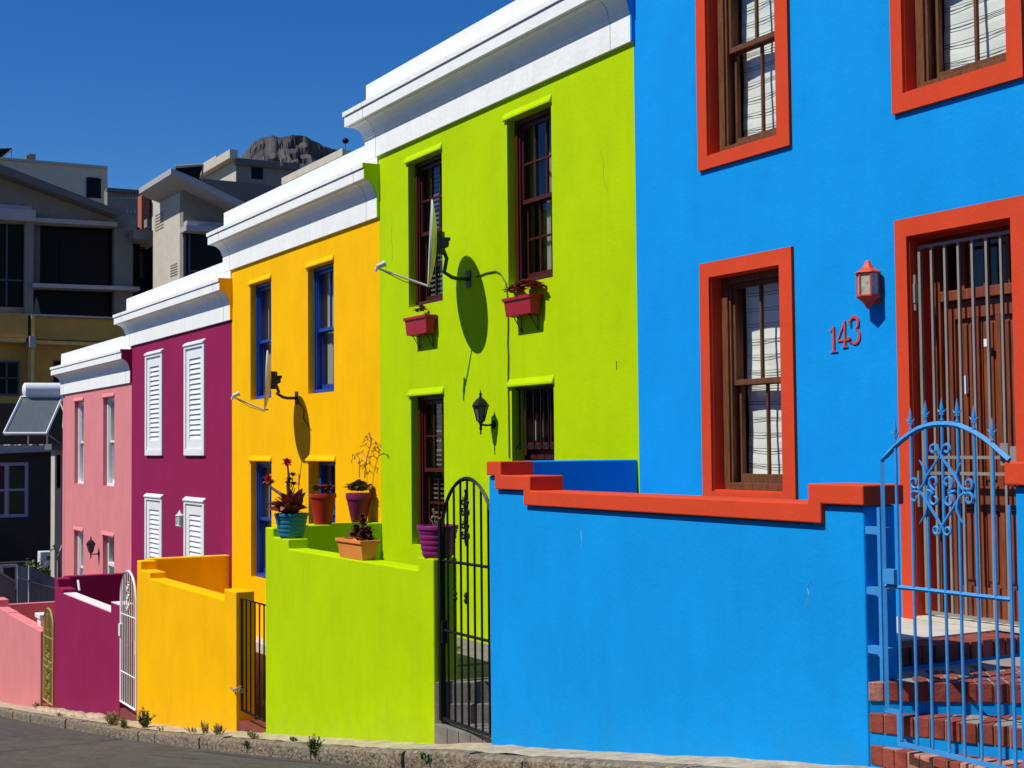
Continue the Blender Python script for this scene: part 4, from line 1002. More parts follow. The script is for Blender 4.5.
def pk(px, py): return tuple(atY(px, py, yb_))
def s7(x, y): return pk(260 + x * .1823, 430 + y * .1823)
b0 = s7(575, 262)
tips = [[s7(578, 200), s7(590, 140), s7(608, 80), s7(612, 50), s7(600, 18), s7(588, 30)], [s7(545, 200), s7(545, 160), s7(530, 130), s7(510, 140), s7(503, 175)], [s7(580, 150), s7(562, 120), s7(540, 130), s7(520, 150)], [s7(608, 80), s7(635, 68), s7(655, 78), s7(662, 92)],
        [s7(608, 60), s7(590, 52), s7(572, 60)], [s7(600, 95), s7(580, 82), s7(555, 88)], [s7(590, 140), s7(605, 155), s7(598, 170)], [s7(578, 180), s7(560, 165), s7(548, 180), s7(540, 170)], [s7(612, 50), s7(602, 36), s7(580, 38)]]
mb = MB()
mb.tube([b0] + tips[0], [.008, .007, .006, .0055, .005, .004, .002], 5); mb.tube([s7(545, 262)] + tips[1], [.006, .005, .005, .004, .004, .002], 5)
for t in tips[2:]: mb.tube(t, .004, 4)
for t in tips:
    for q in t[-3:]:
        for k in range(3): leaf(mb, Vector(q) + Vector((random.uniform(-.01, .01), 0, random.uniform(-.01, .01))), (random.uniform(-1, 1), random.uniform(-.3, .3), random.uniform(-.8, .8)), .03, .014, .3)
mb.build('dry_stalk', leafmat('dry_flower_stalk', (.22, .07, .03, 1)), T)
# orange trough
T = thing('planter_trough', 'orange terracotta trough with dark burgundy plant on the green wall', 'planter', (-13.3, 5.6, -1.09), 'flower pots on the green garden wall')
xr_ = atY(360.5, 559, 5.50).x; xl_ = atY(340.5, 556, 5.50).x
xr_ = atY(360.8, 559, 5.49).x
def trough(mb, x0, x1, y0, y1, z0, z1, tp=.03, rim=.03):
    def fr(a, z, t, e=0): return [(x0 + t - e, y0 + t - e, z), (x1 - t + e, y0 + t - e, z), (x1 - t + e, y1 - t + e, z), (x0 + t - e, y1 - t + e, z)]
    rings = [fr(0, z0, tp), fr(0, z1 - rim, .008), fr(0, z1 - rim, -.006), fr(0, z1, -.008), fr(0, z1, .014), fr(0, z1 - .04, .018)]
    v = [p for r in rings for p in r]; f = [(3, 2, 1, 0)]
    for i in range(len(rings) - 1):
        for k in range(4): a = i * 4 + k; b = i * 4 + (k + 1) % 4; f.append((a, b, b + 4, a + 4))
    n = len(rings) - 1; f.append((n * 4, n * 4 + 1, n * 4 + 2, n * 4 + 3)); mb.add(v, f)
mb = MB(); trough(mb, xr_ - .64, xr_, 5.49, 5.69, -1.088, -.895, .030, .035); mb.build('trough', PO, T, bevel=.005)
mb = MB(); cc = Vector((xr_ - .25, 5.6, -.92))
for (dx, dy, h) in ((0, 0, .05), (.1, -.02, .04), (-.12, .02, .04), (.05, .05, .1), (-.04, -.03, .12), (.16, .02, .03), (-.2, 0, .03), (.0, .02, .17), (.12, 0, .09), (-.1, 0, .08)): rosette(mb, cc + Vector((dx, dy, h)), 16, .12, .055, -10, 80)
mb.build('leaves', L_DRK, T); mb = MB(); mb.tube([cc, cc + Vector((0, .02, .12)), cc + Vector((0, .02, .24))], [.02, .016, .012], 6); rosette(mb, cc + Vector((0, .02, .24)), 10, .07, .04); mb.build('stem', L_DRK, T)
# magenta pot
c = atY(437.8, 556.5, 5.62); c = Vector((c.x, 5.62, -.968))
T = potted('potted_plant', 'wide magenta ribbed pot with dry twigs on the end pier beside the black arched gate', tuple(c), .186, .128, .285, .035, 5, PM)
t0 = c + Vector((0, 0, .26)); mb = MB()
for (dx, h, e) in ((-.04, .16, -.03), (-.09, .09, -.04), (.02, .10, .04), (.1, .14, .02), (.06, .07, .03)):
    mb.tube([t0 + Vector((dx * .7, 0, 0)), t0 + Vector((dx, -.01, h * .6)), t0 + Vector((dx + e, -.02, h))], [.005, .004, .002], 5)
    for k in range(4): leaf(mb, t0 + Vector((dx + e * random.random(), -.01, h * random.uniform(.5, 1))), (random.uniform(-1, 1), random.uniform(-1, 1), random.uniform(0, 1)), .035, .015)
mb.build('twigs', leafmat('twig', (.16, .09, .04, 1)), T)
# crimson window planters
def wplanter(label, xr_, yf_px, left_px, zt, zb, m2, kind):
    T = thing('window_planter', label, 'planter', (xr_, 6.9, zb), 'red planters under the upper windows')
    yf = atX(yf_px, 320, xr_).y; x0 = atY(left_px, 320, yf).x
    mb = MB(); trough(mb, x0, xr_, yf, 6.985, zb, zt, .022, .035); mb.build('trough', PC, T, bevel=.004)
    for s in (x0 + .12, xr_ - .1):
        b = MB(); b.tube([(s, 6.99, zb - .16), (s, 6.985, zb - .01), (s, yf + .03, zb - .008)], .006, 5); b.tube([(s, 6.99, zb - .15), (s, yf + .06, zb - .01)], .005, 5); b.build('bracket', BLACKM, T)
    mb = MB(); cc = Vector(((x0 + xr_) / 2, (yf + 6.98) / 2, zt - .02))
    if kind: 
        for (dx, h) in ((-.24, .03), (.0, .02), (.12, .05), (.2, .04), (.26, .02), (.06, .06), (-.18, .05)): rosette(mb, cc + Vector((dx, random.uniform(-.04, .04), h + .05)), 30, .14, .06, 0, 88)
    else:
        for (dx, h) in ((-.1, .05), (.0, .12), (.08, .04), (.15, .05), (.04, .08)): rosette(mb, cc + Vector((dx, random.uniform(-.04, .04), h + .03)), 14, .09, .035, 0, 80)
    mb.build('leaves', m2, T)
zt1 = atY(437.9, 314.6, 7.0).z; zb1 = atX(425, 332.3, -14.14).z
wplanter('small red planter under the upper window behind the satellite dish', -14.14, 425.3, 403.8, zt1, zb1, L_BRG, 0)
x2 = atY(543.8, 294.3, 7.0).x; zt2 = atY(543.8, 294.3, 7.0).z; zb2 = atX(529.8, 312.4, x2).z
wplanter('red planter full of reddish succulents under the upper window nearer the blue house', x2, 529.8, 502.8, zt2, zb2, leafmat('red_brown_leaf', (.27, .07, .04, 1)), 1)

# weeds on the pavement
def weed(px, py, hgt, n, spread, label, m=L_GRN, kind=0):
    p = atZ(px, py, -3.5)
    for _ in range(20): p = atZ(px, py, gz(p.x) + .01)
    yy = max(4.98, min(5.47, p.y)); p = Vector((atY(px, py, yy).x, yy, 0)); p.z = gz(p.x) + (.0 if yy > 5 else -.06)
    mb = MB()
    for i in range(n):
        a = random.uniform(0, 6.28); e = random.uniform(.5, 1.45); b_ = p + Vector((random.gauss(0, spread * .5), random.uniform(-.03, .03), 0)); d = Vector((math.cos(a) * math.cos(e), math.sin(a) * math.cos(e) * .7, math.sin(e)))
        l = hgt * .6 * random.uniform(.5, 1.1)
        if kind == 0: leaf(mb, b_, d, l, l * .14 + .008, .35)
        else:
            mb.tube([b_, b_ + d * l * .6, b_ + d * l + Vector((0, 0, .01))], [.004, .003, .002], 4)
            for k in range(7): leaf(mb, b_ + d * l * (.25 + .11 * k), (random.uniform(-1, 1), random.uniform(-1, 1), random.uniform(0, .8)), hgt * .16, hgt * .06, .3)
    o = mb.build('weed', m); tag(o, label, 'weed', 'weeds along the foot of the walls'); return o
WL = [(113, 724, .30, 60, .22, 'dense green weed clump in front of the white arched gate', 1), (124, 727, .22, 30, .15, 'smaller weed clump right beside the big one at the white arched gate', 1),
      (145, 727, .42, 26, .08, 'tall spiky weed at the left foot of the yellow wall', 1), (160, 730, .14, 12, .1, 'low weed tuft second from the left along the yellow wall', 0), (176, 731, .16, 14, .1, 'short weed tuft under the middle of the yellow wall', 0), (192, 732, .15, 16, .12, 'small weed tuft just right of the middle of the yellow wall', 0),
      (205, 733, .26, 12, .07, 'thin upright weed towards the right of the yellow wall', 1), (219, 734, .24, 20, .06, 'bushy upright weed near the right end of the yellow wall', 1), (253, 737, .16, 60, .22, 'flat green weed patch before the low black gate', 0), (268, 738, .10, 26, .14, 'grassy tuft at the left corner of the green wall', 0),
      (294, 740, .09, 34, .13, 'small grassy tuft on the pavement below the green wall', 0), (312, 751, .30, 22, .09, 'tall dark leafy weed growing out of the kerb', 1), (247, 744, .15, 30, .10, 'weed tuft growing from the kerb face below the low black gate', 0), (409, 749, .06, 30, .18, 'thin flat grass on the pavement near the black arched gate', 0),
      (425, 762, .13, 34, .07, 'green tuft on the kerb face below the right end of the green wall', 0), (490, 750, .07, 40, .09, 'tiny green tuft at the corner of the blue wall', 0), (38, 706, .22, 30, .2, 'dark weed clump at the foot of the olive gate', 1), (88, 722, .12, 24, .2, 'low weeds on the kerb in front of the purple wall', 0), (60, 716, .12, 30, .25, 'dusty weeds on the kerb at the left corner of the purple wall', 0), (45, 709, .12, 24, .2, 'low weeds on the kerb below the olive gate', 0),
      (28, 707, .10, 20, .2, 'faint weeds on the kerb in front of the pink wall', 0), (102, 727, .12, 20, .15, 'weed tuft on the kerb face below the purple wall', 0), (166, 737, .12, 26, .15, 'green tuft on the kerb face below the yellow wall', 0), (185, 739, .12, 24, .12, 'second green tuft on the kerb face below the yellow wall', 0), (395, 756, .09, 18, .06, 'thin tuft on the kerb face under the green wall', 0), (378, 752, .08, 14, .05, 'tiny dark tuft on the kerb under the green wall', 0)]
for (px, py, h, n, s, l, k) in WL[:4] + WL[5:8] + WL[8:16:2] + WL[11:12] + WL[16:17] + WL[18:19]: weed(px, py, h, n, s, l, L_GRN if n % 4 else L_GRY, k)
# loose stones at the foot of the purple wall
SAND = mat('pale_rubble', (.42, .32, .21, 1), rough=.95, var=.3, vscale=9, bump=.01, bscale=20)
for i in range(9):
    x = -27.6 + i * .55 + random.uniform(-.15, .15); y = 5.38 + random.uniform(-.05, .04)
    bm = bmesh.new(); bmesh.ops.create_icosphere(bm, subdivisions=2, radius=1)
    for v in bm.verts:
        k = 1 + .35 * noise.noise(v.co * 1.3 + Vector((i, 0, 0))); v.co = Vector((v.co.x * .26 * k, v.co.y * .11 * k, v.co.z * .055 * k))
    me = bpy.data.meshes.new('pavement_rubble'); bm.to_mesh(me); bm.free(); me.materials.append(SAND)
    o = bpy.data.objects.new('pavement_rubble', me); col.objects.link(o); o.location = (x, y, gz(x) + .02)
    tag(o, 'flat pale broken stone in the row of rubble at the foot of the purple wall', 'stone', 'rubble at the foot of the purple wall')

# ------------------------------------------------------------------ background buildings
GRYW = mat('grey_render', (.215, .20, .18, 1), rough=.85, var=.1, bump=.003, bscale=12, dirt=.3, dirtcol=(.12, .11, .10, 1))
GRYD = mat('dark_grey_render', (.115, .112, .112, 1), rough=.85, var=.1, bump=.003, bscale=12)
BEIGE = mat('beige_render', (.50, .46, .37, 1), rough=.85, var=.08, bump=.003, bscale=10, dirt=.25, dirtcol=(.3, .27, .22, 1))
LEDGE = mat('pale_grey_ledge', (.36, .36, .38, 1), rough=.7, var=.08)
MUST = mat('mustard_render', (.46, .27, .06, 1), rough=.85, var=.1, bump=.003, bscale=12)
MUSTL = mat('pale_mustard_trim', (.62, .42, .14, 1), rough=.8, var=.1)
BLKW = mat('charcoal_render', (.030, .026, .021, 1), rough=.8, var=.25, vscale=1.5)
BRKR = mat('orange_brick', (.40, .10, .05, 1), rough=.85, var=.2, vscale=6)
GLD = mat('dark_window_glass', (.004, .005, .007, 1), rough=.35, spec=.12)
FRMB = mat('slate_blue_frame', (.05, .06, .09, 1), rough=.5)
def xs_box(mb, px0, px1, py0, py1, X, d, pyref=None, front=0):
    """box whose +X face covers the pixel rectangle, d metres deep"""
    cx_ = (px0 + px1) / 2; cy_ = (py0 + py1) / 2
    y0 = atX(px0, cy_, X).y; y1 = atX(px1, cy_, X).y; z1 = atX(cx_, py0, X).z; z0 = atX(cx_, py1, X).z
    mb.box(X - d, X + front, y0, y1, z0, z1); return (y0, y1, z0, z1)
def xs_poly(mb, pts, X0, X1):
    P = [atX(px, py, X0) for px, py in pts]; mb.prism([(X0, p.y, p.z) for p in P], (X1 - X0, 0, 0))

# A: modern grey house on the left ------------------------------------
XA = -58.0
A = thing('modern_house', 'grey modern house with slanting roof slab above a mustard lower storey', 'house', (XA - 4, 12, gz(-60)))
mb = MB(); xs_poly(mb, [(-90, 129), (0, 164), (125.5, 212.5), (118, 215.5), (0, 172.5), (-90, 138)], XA + .9, XA - 9); mb.build('roof_slab', GRYD, A)
mb = MB(); xs_poly(mb, [(-90, 139), (0, 174), (112, 214.5), (117, 226), (117, 228), (-90, 219)], XA, XA - .3); mb.build('gable_wall', GRYW, A)
mb = MB(); xs_box(mb, -60, 34, 208, 219.5, XA, .3, front=.35); mb.build('ledge', LEDGE, A)
mb = MB(); xs_box(mb, -60, 31, 204, 208.3, XA, .3, front=.2); mb.build('ledge', LEDGE, A)
mb = MB(); xs_poly(mb, [(34, 217.5), (117.5, 222), (117.5, 226.5), (34, 221.5)], XA + .25, XA - .3); mb.build('ledge', LEDGE, A)
mb = MB(); xs_box(mb, 24.5, 33, 219.6, 316, XA, .5, front=.1); mb.build('column', GRYW, A)
mb = MB(); xs_box(mb, 33.1, 41, 221.6, 283, XA, .55, front=-.2); mb.build('column', GRYD, A)
mb = MB(); xs_box(mb, 115, 133.5, 228.3, 330, XA, .55, front=-.1); mb.build('column', GRYW, A)
mb = MB(); xs_box(mb, 115.5, 139.5, 214, 228, XA, 4, front=-.5); mb.build('upper_wall', GRYW, A)
mb = MB(); xs_box(mb, -60, 24.4, 219.6, 306, XA - .2, .1); mb.build('window', GLD, A)
mb = MB(); 
for x in (6, ): xs_box(mb, x, x + 1.6, 219.6, 306, XA - .15, .05)
for y in (278,): xs_box(mb, -60, 24.4, y, y + 1.6, XA - .14, .05)
mb.build('window_frame', FRMB, A)
mb = MB(); xs_box(mb, -60, 24.4, 306, 316, XA, .3); mb.build('sill_wall', GRYW, A)
mb = MB(); xs_poly(mb, [(33.2, 283), (140, 286.8), (140, 290.5), (33.2, 287)], XA + .4, XA - .55); mb.build('balcony_slab', LEDGE, A)
mb = MB(); xs_box(mb, 33.2, 140, 224, 330, XA - .62, .3); mb.build('recess_glazing', GLD, A)
mb = MB(); xs_box(mb, 60, 96, 240, 283, XA - .55, .05); mb.build('window', GLD, A)
mb = MB(); xs_poly(mb, [(33.3, 313), (36, 297), (38, 301), (40.5, 313.5)], XA - .3, XA - .36); mb.build('cloth_drape', GRYW, A)
# mustard storey
mb = MB(); xs_box(mb, -60, 160, 316, 470, XA - .02, .4, front=0)
mb.build('lower_wall', MUST, A)
mb = MB(); xs_poly(mb, [(-60, 309.5), (28, 314), (28, 338), (-60, 334)], XA + .6, XA + .02); mb.build('parapet', MUST, A)
mb = MB(); xs_poly(mb, [(31.5, 316), (150, 321), (150, 343), (31.5, 339)], XA + .2, XA + .02); mb.build('parapet', MUST, A)
mb = MB(); xs_poly(mb, [(27.5, 313.5), (126, 317.5), (126, 319), (27.5, 315.5)], XA + .35, XA + .02); mb.build('coping', LEDGE, A)
mb = MB(); xs_poly(mb, [(-60, 335), (26, 338), (26, 342), (-60, 339)], XA + .72, XA + .03)
xs_poly(mb, [(31, 340), (125, 343.5), (125, 347), (31, 343.5)], XA + .35, XA + .03); mb.build('string_course', MUSTL, A)
mb = MB(); xs_box(mb, 28.2, 31.4, 316, 388, XA, .1, front=.62); mb.build('downpipe', MUSTL, A)
mb = MB(); xs_box(mb, 26, 32, 337.5, 349, XA, .1, front=.8); mb.build('pipe_collar', LEDGE, A)
mb = MB(); xs_box(mb, -40, 19, 361, 395, XA + .03, .1); W_ = mb.build('window', GLD, A)
mb = MB()
for r_ in ((-40, 19, 360.5, 362.2), (-40, 19, 393.5, 395.5), (17.6, 19.3, 362, 394), (5.8, 7.6, 362, 394), (-40, 18, 377, 378.4)): xs_box(mb, *r_, XA + .06, .04)
mb.build('window_frame', FRMB, W_)
mb = MB(); xs_box(mb, 54, 70, 361, 392, XA + .03, .1); mb.build('window', GLD, A)
mb = MB(); xs_box(mb, -90, 150, 230, 480, XA - 8.8, .2); mb.build('back_wall', GRYD, A)
# E: beige block behind
E_ = thing('apartment_block', 'plain beige flat roofed block with one small window behind the slanting roof', 'building', (-74, 15, gz(-74)))
mb = MB(); xs_poly(mb, [(-90, 150.5), (107.5, 167), (107.5, 330), (-90, 330)], -70, -80); mb.build('block_wall', BEIGE, E_)
mb = MB(); xs_poly(mb, [(-90, 149.5), (107.8, 166), (107.8, 168.3), (-90, 151.8)], -69.85, -70); mb.build('roof_edge', LEDGE, E_)
mb = MB(); xs_box(mb, 86.5, 101, 178, 198, -70, .1, front=.02); W_ = mb.build('window', GLD, E_)
mb = MB()
for r_ in ((86.5, 88.5, 177.5, 198), (99, 101, 178.5, 198), (88.5, 99, 177.5, 179.5)): xs_box(mb, *r_, -69.95, .05)
mb.build('window_frame', BLACKM, W_)
mb = MB(); xs_box(mb, 29, 35.5, 154, 161, -73, .8, front=.05); xs_box(mb, 26.5, 29, 155, 161, -73, .8); o = mb.build('roof_vent', GRYD); tag(o, 'small dark square vent on the flat roof of the beige block', 'roof vent')
T = thing('rooftop_solar_panel', 'tilted dark solar panel on a metal rack at the top left rooftop', 'solar panel', tuple(atX(4, 158, -73)))
mb = MB(); P = [atX(11.5, 148, -73), atX(-12, 149, -73), atX(-26, 161, -73), atX(-3, 160.5, -73)]; mb.prism([(p.x, p.y, p.z) for p in P], (-.08, 0, -.06)); mb.build('panel', GLD, T)
mb = MB(); mb.tube([tuple(atX(11.5, 148, -73.1)), tuple(atX(11.5, 160, -73.1))], .03, 5); mb.tube([tuple(atX(11.5, 150, -73.1)), tuple(atX(0, 160, -73.1))], .03, 5); mb.build('rack', STEEL, T)
# mid grey wall between
Mw = thing('concrete_building', 'low grey concrete building glimpsed between the two modern houses', 'building', (-66, 18, gz(-66)))
mb = MB(); xs_poly(mb, [(107.3, 189), (150, 191.5), (150, 330), (107.3, 330)], -66, -66.6); mb.build('block_wall', GRYW, Mw)
mb = MB(); xs_poly(mb, [(107, 187.5), (140, 190), (140, 193), (107, 190.5)], -65.7, -66); mb.build('roof_edge', GRYD, Mw)
mb = MB()
for k in range(9): xs_box(mb, 111 + k * 3, 113 + k * 3, 197, 199, -65.95, .03)
for k in range(3): xs_box(mb, 126 + k * 4, 128 + k * 4, 210, 213, -65.95, .03)
mb.build('air_brick', LEDGE, Mw)
mb = MB(); xs_box(mb, 139.5, 152, 196, 231, -62.6, .4); o = mb.build('recess_panel', BLKW, Mw)
T = thing('brick_chimney', 'orange red brick chimney in the gap beside the winged roof', 'chimney', (-62, 20, 3))
mb = MB(); xs_box(mb, 141.5, 149.5, 195, 229, -62, .6); mb.build('chimney_stack', BRKR, T)
mb = MB()
for k in range(9): xs_box(mb, 141.5, 149.5, 198 + k * 3.6, 198.4 + k * 3.6, -61.99, .02)
mb.build('mortar_line', MORTAR, T)
mb = MB(); xs_box(mb, 147, 152, 219, 227, -61.4, .5); mb.build('flue_cowl', GRYW, T)
# C: beige house with winged roof
XC = -52.0
C_ = thing('modern_house', 'beige modern house with winged pale grey roof slab above the purple house cornice', 'house', (XC - 4, 24, gz(-54)))
mb = MB(); xs_poly(mb, [(171, 168), (195, 178), (262, 211), (262, 218), (195, 185), (183, 180), (171, 174)], XC + 1.3, atY(139, 189, atX(171, 168, XC + 1.3).y).x); mb.build('roof_slab', LEDGE, C_)
yC = atX(183, 230, XC).y
zt_ = atX(183, 181, XC).z
mb = MB(); xs_poly(mb, [(183.2, 176), (262, 216), (262, 300), (183.2, 300)], XC, XC - .4); mb.build('side_wall', GRYW, C_)  # shaded side coloured grey, sunlit front beige, on one building
xw = atY(153, 230, yC).x
pl = [atY(153, 300, yC), atY(182.9, 300, yC), atY(182.9, 183, yC), atY(153, 196, yC)]
mb = MB(); mb.prism([(p.x if p.x < XC - .41 else XC - .41, yC, p.z) for p in pl[:2]] + [(XC - .41, yC, atX(183, 181.5, XC).z), (xw, yC, atX(183, 181.5, XC).z)], (0, .3, 0)); mb.build('front_wall', BEIGE, C_)
mb = MB(); xs_box(mb, 180.5, 224, 229, 234.5, XC, .1, front=.75); xs_box(mb, 183.5, 224, 223.5, 229, XC, .1, front=.45); mb.build('ledge', LEDGE, C_)
mb = MB(); xs_box(mb, 184, 224, 234.5, 300, XC + .01, .05, front=.02); W_ = mb.build('window', GLD, C_)
mb = MB()
for r_ in ((184, 186, 234.5, 300), (188.6, 190.4, 234.5, 300), (190.5, 262, 272, 273.5)): xs_box(mb, *r_, XC + .08, .04)
mb.build('window_frame', FRMB, W_)
# balcony part between A and C
mb = MB(); xs_poly(mb, [(133.5, 229), (165.5, 231), (165.5, 240.5), (133.5, 239)], -57.2, -60); mb.build('balcony_front', GRYW, C_)
mb = MB(); xs_box(mb, 133.6, 168, 240, 300, -60.2, .2); mb.build('window', GLD, C_)
mb = MB(); xs_box(mb, 134, 143, 252, 278, -59.6, .05); mb.build('louvre', GRYD, C_)
mb = MB(); xs_box(mb, 133.8, 145, 246, 248, -59.5, .05); xs_box(mb, 143.2, 145, 240, 283, -59.5, .05); mb.build('window_frame', BLACKM, C_)
mb = MB()
for k in range(6): 
    p, q = atY(155, 216 + k * 3, yC - .02), atY(163.5, 212.5 + k * 3, yC - .02); mb.tube([(p.x, p.y, p.z), (q.x, q.y, p.z)], .012, 4)
for k in range(5):
    p, q = atY(170, 266 + k * 2.6, yC - .02), atY(177, 266 + k * 2.6, yC - .02); mb.tube([(p.x, p.y, p.z), (q.x, q.y, p.z)], .012, 4)
mb.build('wall_rung', STEEL, C_)
# D: further roofs
T = thing('rooftop_solar_panel', 'dark solar panel on the roof behind the winged roof slab', 'solar panel', tuple(atX(190, 178, -57)))
mb = MB(); P = [atX(176, 168, -57), atX(203, 165.8, -57), atX(199, 179, -57), atX(180, 172, -57)]; mb.prism([tuple(p) for p in P], (-.3, 0, -.05)); mb.build('panel', GLD, T)
mb = MB(); mb.tube([tuple(atX(175, 166.5, -56.9)), tuple(atX(203, 164.5, -56.9))], .06, 5); mb.tube([tuple(atX(203, 165, -56.9)), tuple(atX(202, 180, -56.9))], .04, 5); mb.build('rack', STEEL, T)
XD = -64.0
D_ = thing('apartment_block', 'pale block with stepped flat roofs and a small dark window, in front of the mountain', 'building', (-66, 31, gz(-66)))
yD = atX(236, 175, XD).y
zr = atX(236, 158.5, XD).z; 
def xy(px, py): q = atY(px, py, yD); return q
mb = MB(); x0_ = XD - 17
mb.box(x0_, XD - .01, yD, yD + .3, zr - 9, zr); mb.build('front_wall', BEIGE, D_)
mb = MB(); mb.box(x0_, XD + .3, yD - .4, yD - .01, zr - .05, zr + .35); mb.build('roof_edge', BEIGE, D_)
mb = MB(); xs_poly(mb, [(236.3, 160), (300, 166), (300, 330), (236.3, 330)], XD, XD - 6); mb.build('side_wall', GRYW, D_)  # side and its roof edge coloured darker for shade than the sunlit front
mb = MB(); xs_poly(mb, [(236, 157.8), (300, 163.5), (300, 170), (236, 164)], XD + .25, XD + .001); mb.build('roof_edge', GRYD, D_)
mb = MB(); xs_box(mb, 251.5, 263, 167.5, 179, XD + .02, .1); mb.build('window', GLD, D_)
mb = MB(); xs_box(mb, 281, 283.5, 159, 166, XD + .3, .1); xs_box(mb, 263.5, 265, 156.5, 160, XD + .3, .1); mb.build('roof_post', STEEL, D_)
mb = MB(); yq = atX(216, 160, -70).y; z_a = atX(216, 155.5, -70).z; mb.box(-77, -70, yq, yq + 6, z_a - 6, z_a); mb.build('stair_tower', BEIGE, D_)
mb = MB(); xs_box(mb, 217.5, 224, 163, 168, -69.9, .1); mb.build('window', GLD, D_)
mb = MB(); xs_poly(mb, [(186, 177), (262, 184), (330, 196), (330, 330), (186, 330)], -57.5, -58.5); mb.build('lower_roof', GRYD, D_)
# rooftop of the building behind the yellow parapet
yb2 = 9.4
p, q = atY(284, 179.8, yb2), atY(345, 150.2, yb2)
T = thing('rear_building', 'cream roof parapet of a rear building rising behind the yellow house', 'building', (-25, 10, 0))
mb = MB(); mb.box(p.x, q.x, yb2, yb2 + .35, 2.2, p.z); mb.build('parapet', BEIGE, T); mb = MB(); mb.box(p.x, q.x, yb2 - .05, yb2 - .001, p.z - .10, p.z + .03); mb.build('roof_edge', BEIGE, T)
mb = MB(); mb.box(q.x - .6, q.x + .9, yb2 + .36, yb2 + 3, 2.2, p.z - .1); mb.build('block_wall', GRYD, T)
T = thing('mast_globe', 'small dark globe on a thin mast against the sky just left of the green cornice tip', 'lamp', tuple(atX(345.5, 165, -60)))
c = atX(345.5, 141, -60); mb = MB()  # dark globe of unknown use on a thin mast
mb.lathe([(0.001, -.13), (.09, -.11), (.15, -.03), (.155, .03), (.12, .09), (.05, .13), (.001, .14)], c, 16); mb.build('dark_globe', GLD, T, smooth=True)
mb = MB(); mb.tube([tuple(c - Vector((0, 0, .12))), (c.x, c.y, c.z - 3)], .012, 6); mb.build('pole', FRMB, T)
# black house with solar water heater ----------------------------------
XH = -42.0
H_ = thing('charcoal_house', 'low charcoal painted house with a pale framed window, below the solar water heater', 'house', (XH - 4, 9, gz(XH)))
mb = MB(); xs_poly(mb, [(-90, 402), (66, 404), (66, 452), (-90, 458)], XH - 3, XH - 3.3); mb.build('upper_wall', BLKW, H_)
hole = None
a_ = [atX(-60, 490, XH).y, atX(55, 490, XH).y]; zt0 = atX(20, 449, XH).z
h_ = (atX(-16, 490, XH).y, atX(28.5, 490, XH).y, atX(10, 517.5, XH).z, atX(10, 462.5, XH).z)
mb = MB(); wall(mb, a_[0], a_[1], -8.5, zt0, 0, .3, [h_], lambda u, d, z: (XH - d, u, z)); build_wall(mb, 'wall', BLKW, H_)
mb = MB(); t = .09
mb.box(XH - .12, XH - .02, h_[0], h_[1], h_[3] - t, h_[3]); mb.box(XH - .12, XH - .02, h_[0], h_[1], h_[2], h_[2] + t); mb.box(XH - .12, XH - .02, h_[1] - t, h_[1], h_[2] + t, h_[3] - t); mb.box(XH - .11, XH - .03, h_[0], h_[1] - t, (h_[2] + h_[3]) / 2 - .03, (h_[2] + h_[3]) / 2 + .03); mb.box(XH - .12, XH - .02, (h_[0] + h_[1]) / 2 - .04, (h_[0] + h_[1]) / 2 + .04, h_[2] + t, h_[3] - t)
W_ = mb.build('window_frame', mat('lilac_grey_frame', (.36, .36, .46, 1), rough=.5), H_)
mb = MB(); mb.box(XH - .09, XH - .08, h_[0], h_[1] - t, h_[2] + t, h_[3] - t); mb.build('pane', GLASS, W_)
mb = MB(); mb.box(XH - .5, XH - .45, h_[0] + 1.0, h_[0] + 1.16, h_[2], h_[3]); mb.box(XH - .8, XH - .78, h_[0], h_[1], h_[2] - .1, h_[3]); mb.build('curtain', DARKROOM, W_)
mb = MB(); xs_poly(mb, [(-90, 452), (50, 447), (63, 447.5), (63, 451.5), (50, 451.5), (-90, 457)], XH + .35, XH + .05); mb.build('gutter', LEDGE, H_)
zr_ = atX(20, 440, XH - .1).z
mb = MB(); mb.box(XH - 3.0, XH + .3, a_[0], a_[1] + 1, zt0 + .003, zt0 + .10)
for k in range(26): yy = a_[0] + k * .3; mb.box(XH - 2.9, XH + .28, yy, yy + .12, zt0 + .101, zt0 + .135)
mb.build('roof', mat('weathered_roof_sheet', (.28, .24, .20, 1), rough=.9, var=.5, vscale=4), H_)
mb = MB(); mb.box(XH - 8, XH - 3.31, a_[0], a_[1] + 1, -8.5, zt0); mb.build('rear_wing', BLKW, H_)
# solar water heater
T = thing('solar_water_heater', 'solar water heater with white tank and grey panel on the charcoal house roof', 'solar heater', tuple(atX(30, 436, XH - .5)))
Pn = [atX(3.8, 433.5, XH - .3), atX(46.5, 433.5, XH - .3), atX(62.5, 397, XH - 1.6), atX(21.5, 397, XH - 1.6)]
nn = (Pn[1] - Pn[0]).cross(Pn[3] - Pn[0]).normalized(); nn = nn if nn.z > 0 else -nn
PGL = mat('collector_glass', (.12, .145, .145, 1), rough=.25, var=.12, vscale=3, stretch=(1, 14, 1))
mb = MB(); mb.prism([tuple(p) for p in Pn], tuple(-nn * .08)); mb.build('collector_panel', PGL, T)
mb = MB()
for p, q in zip(Pn, Pn[1:] + Pn[:1]): mb.tube([tuple(p + nn * .01), tuple(q + nn * .01)], .035, 4)
mb.build('panel_frame', WHITEP, T)
t0, t1 = atX(24.5, 390, XH - 1.7), atX(72, 390, XH - 1.7)
mb = MB(); dvec = (t1 - t0); mb.tube([tuple(t0 - dvec * .035), tuple(t0 - dvec * .02), tuple(t0), tuple(t1), tuple(t1 + dvec * .03)], [.12, .17, .215, .215, .1], 20); mb.build('tank', WHITEP, T, smooth=True)
mb = MB()
for k in (.1, .5, .9): b = t0 + dvec * k; mb.tube([tuple(b), (b.x - .1, b.y, zt0 + .1)], .025, 5)
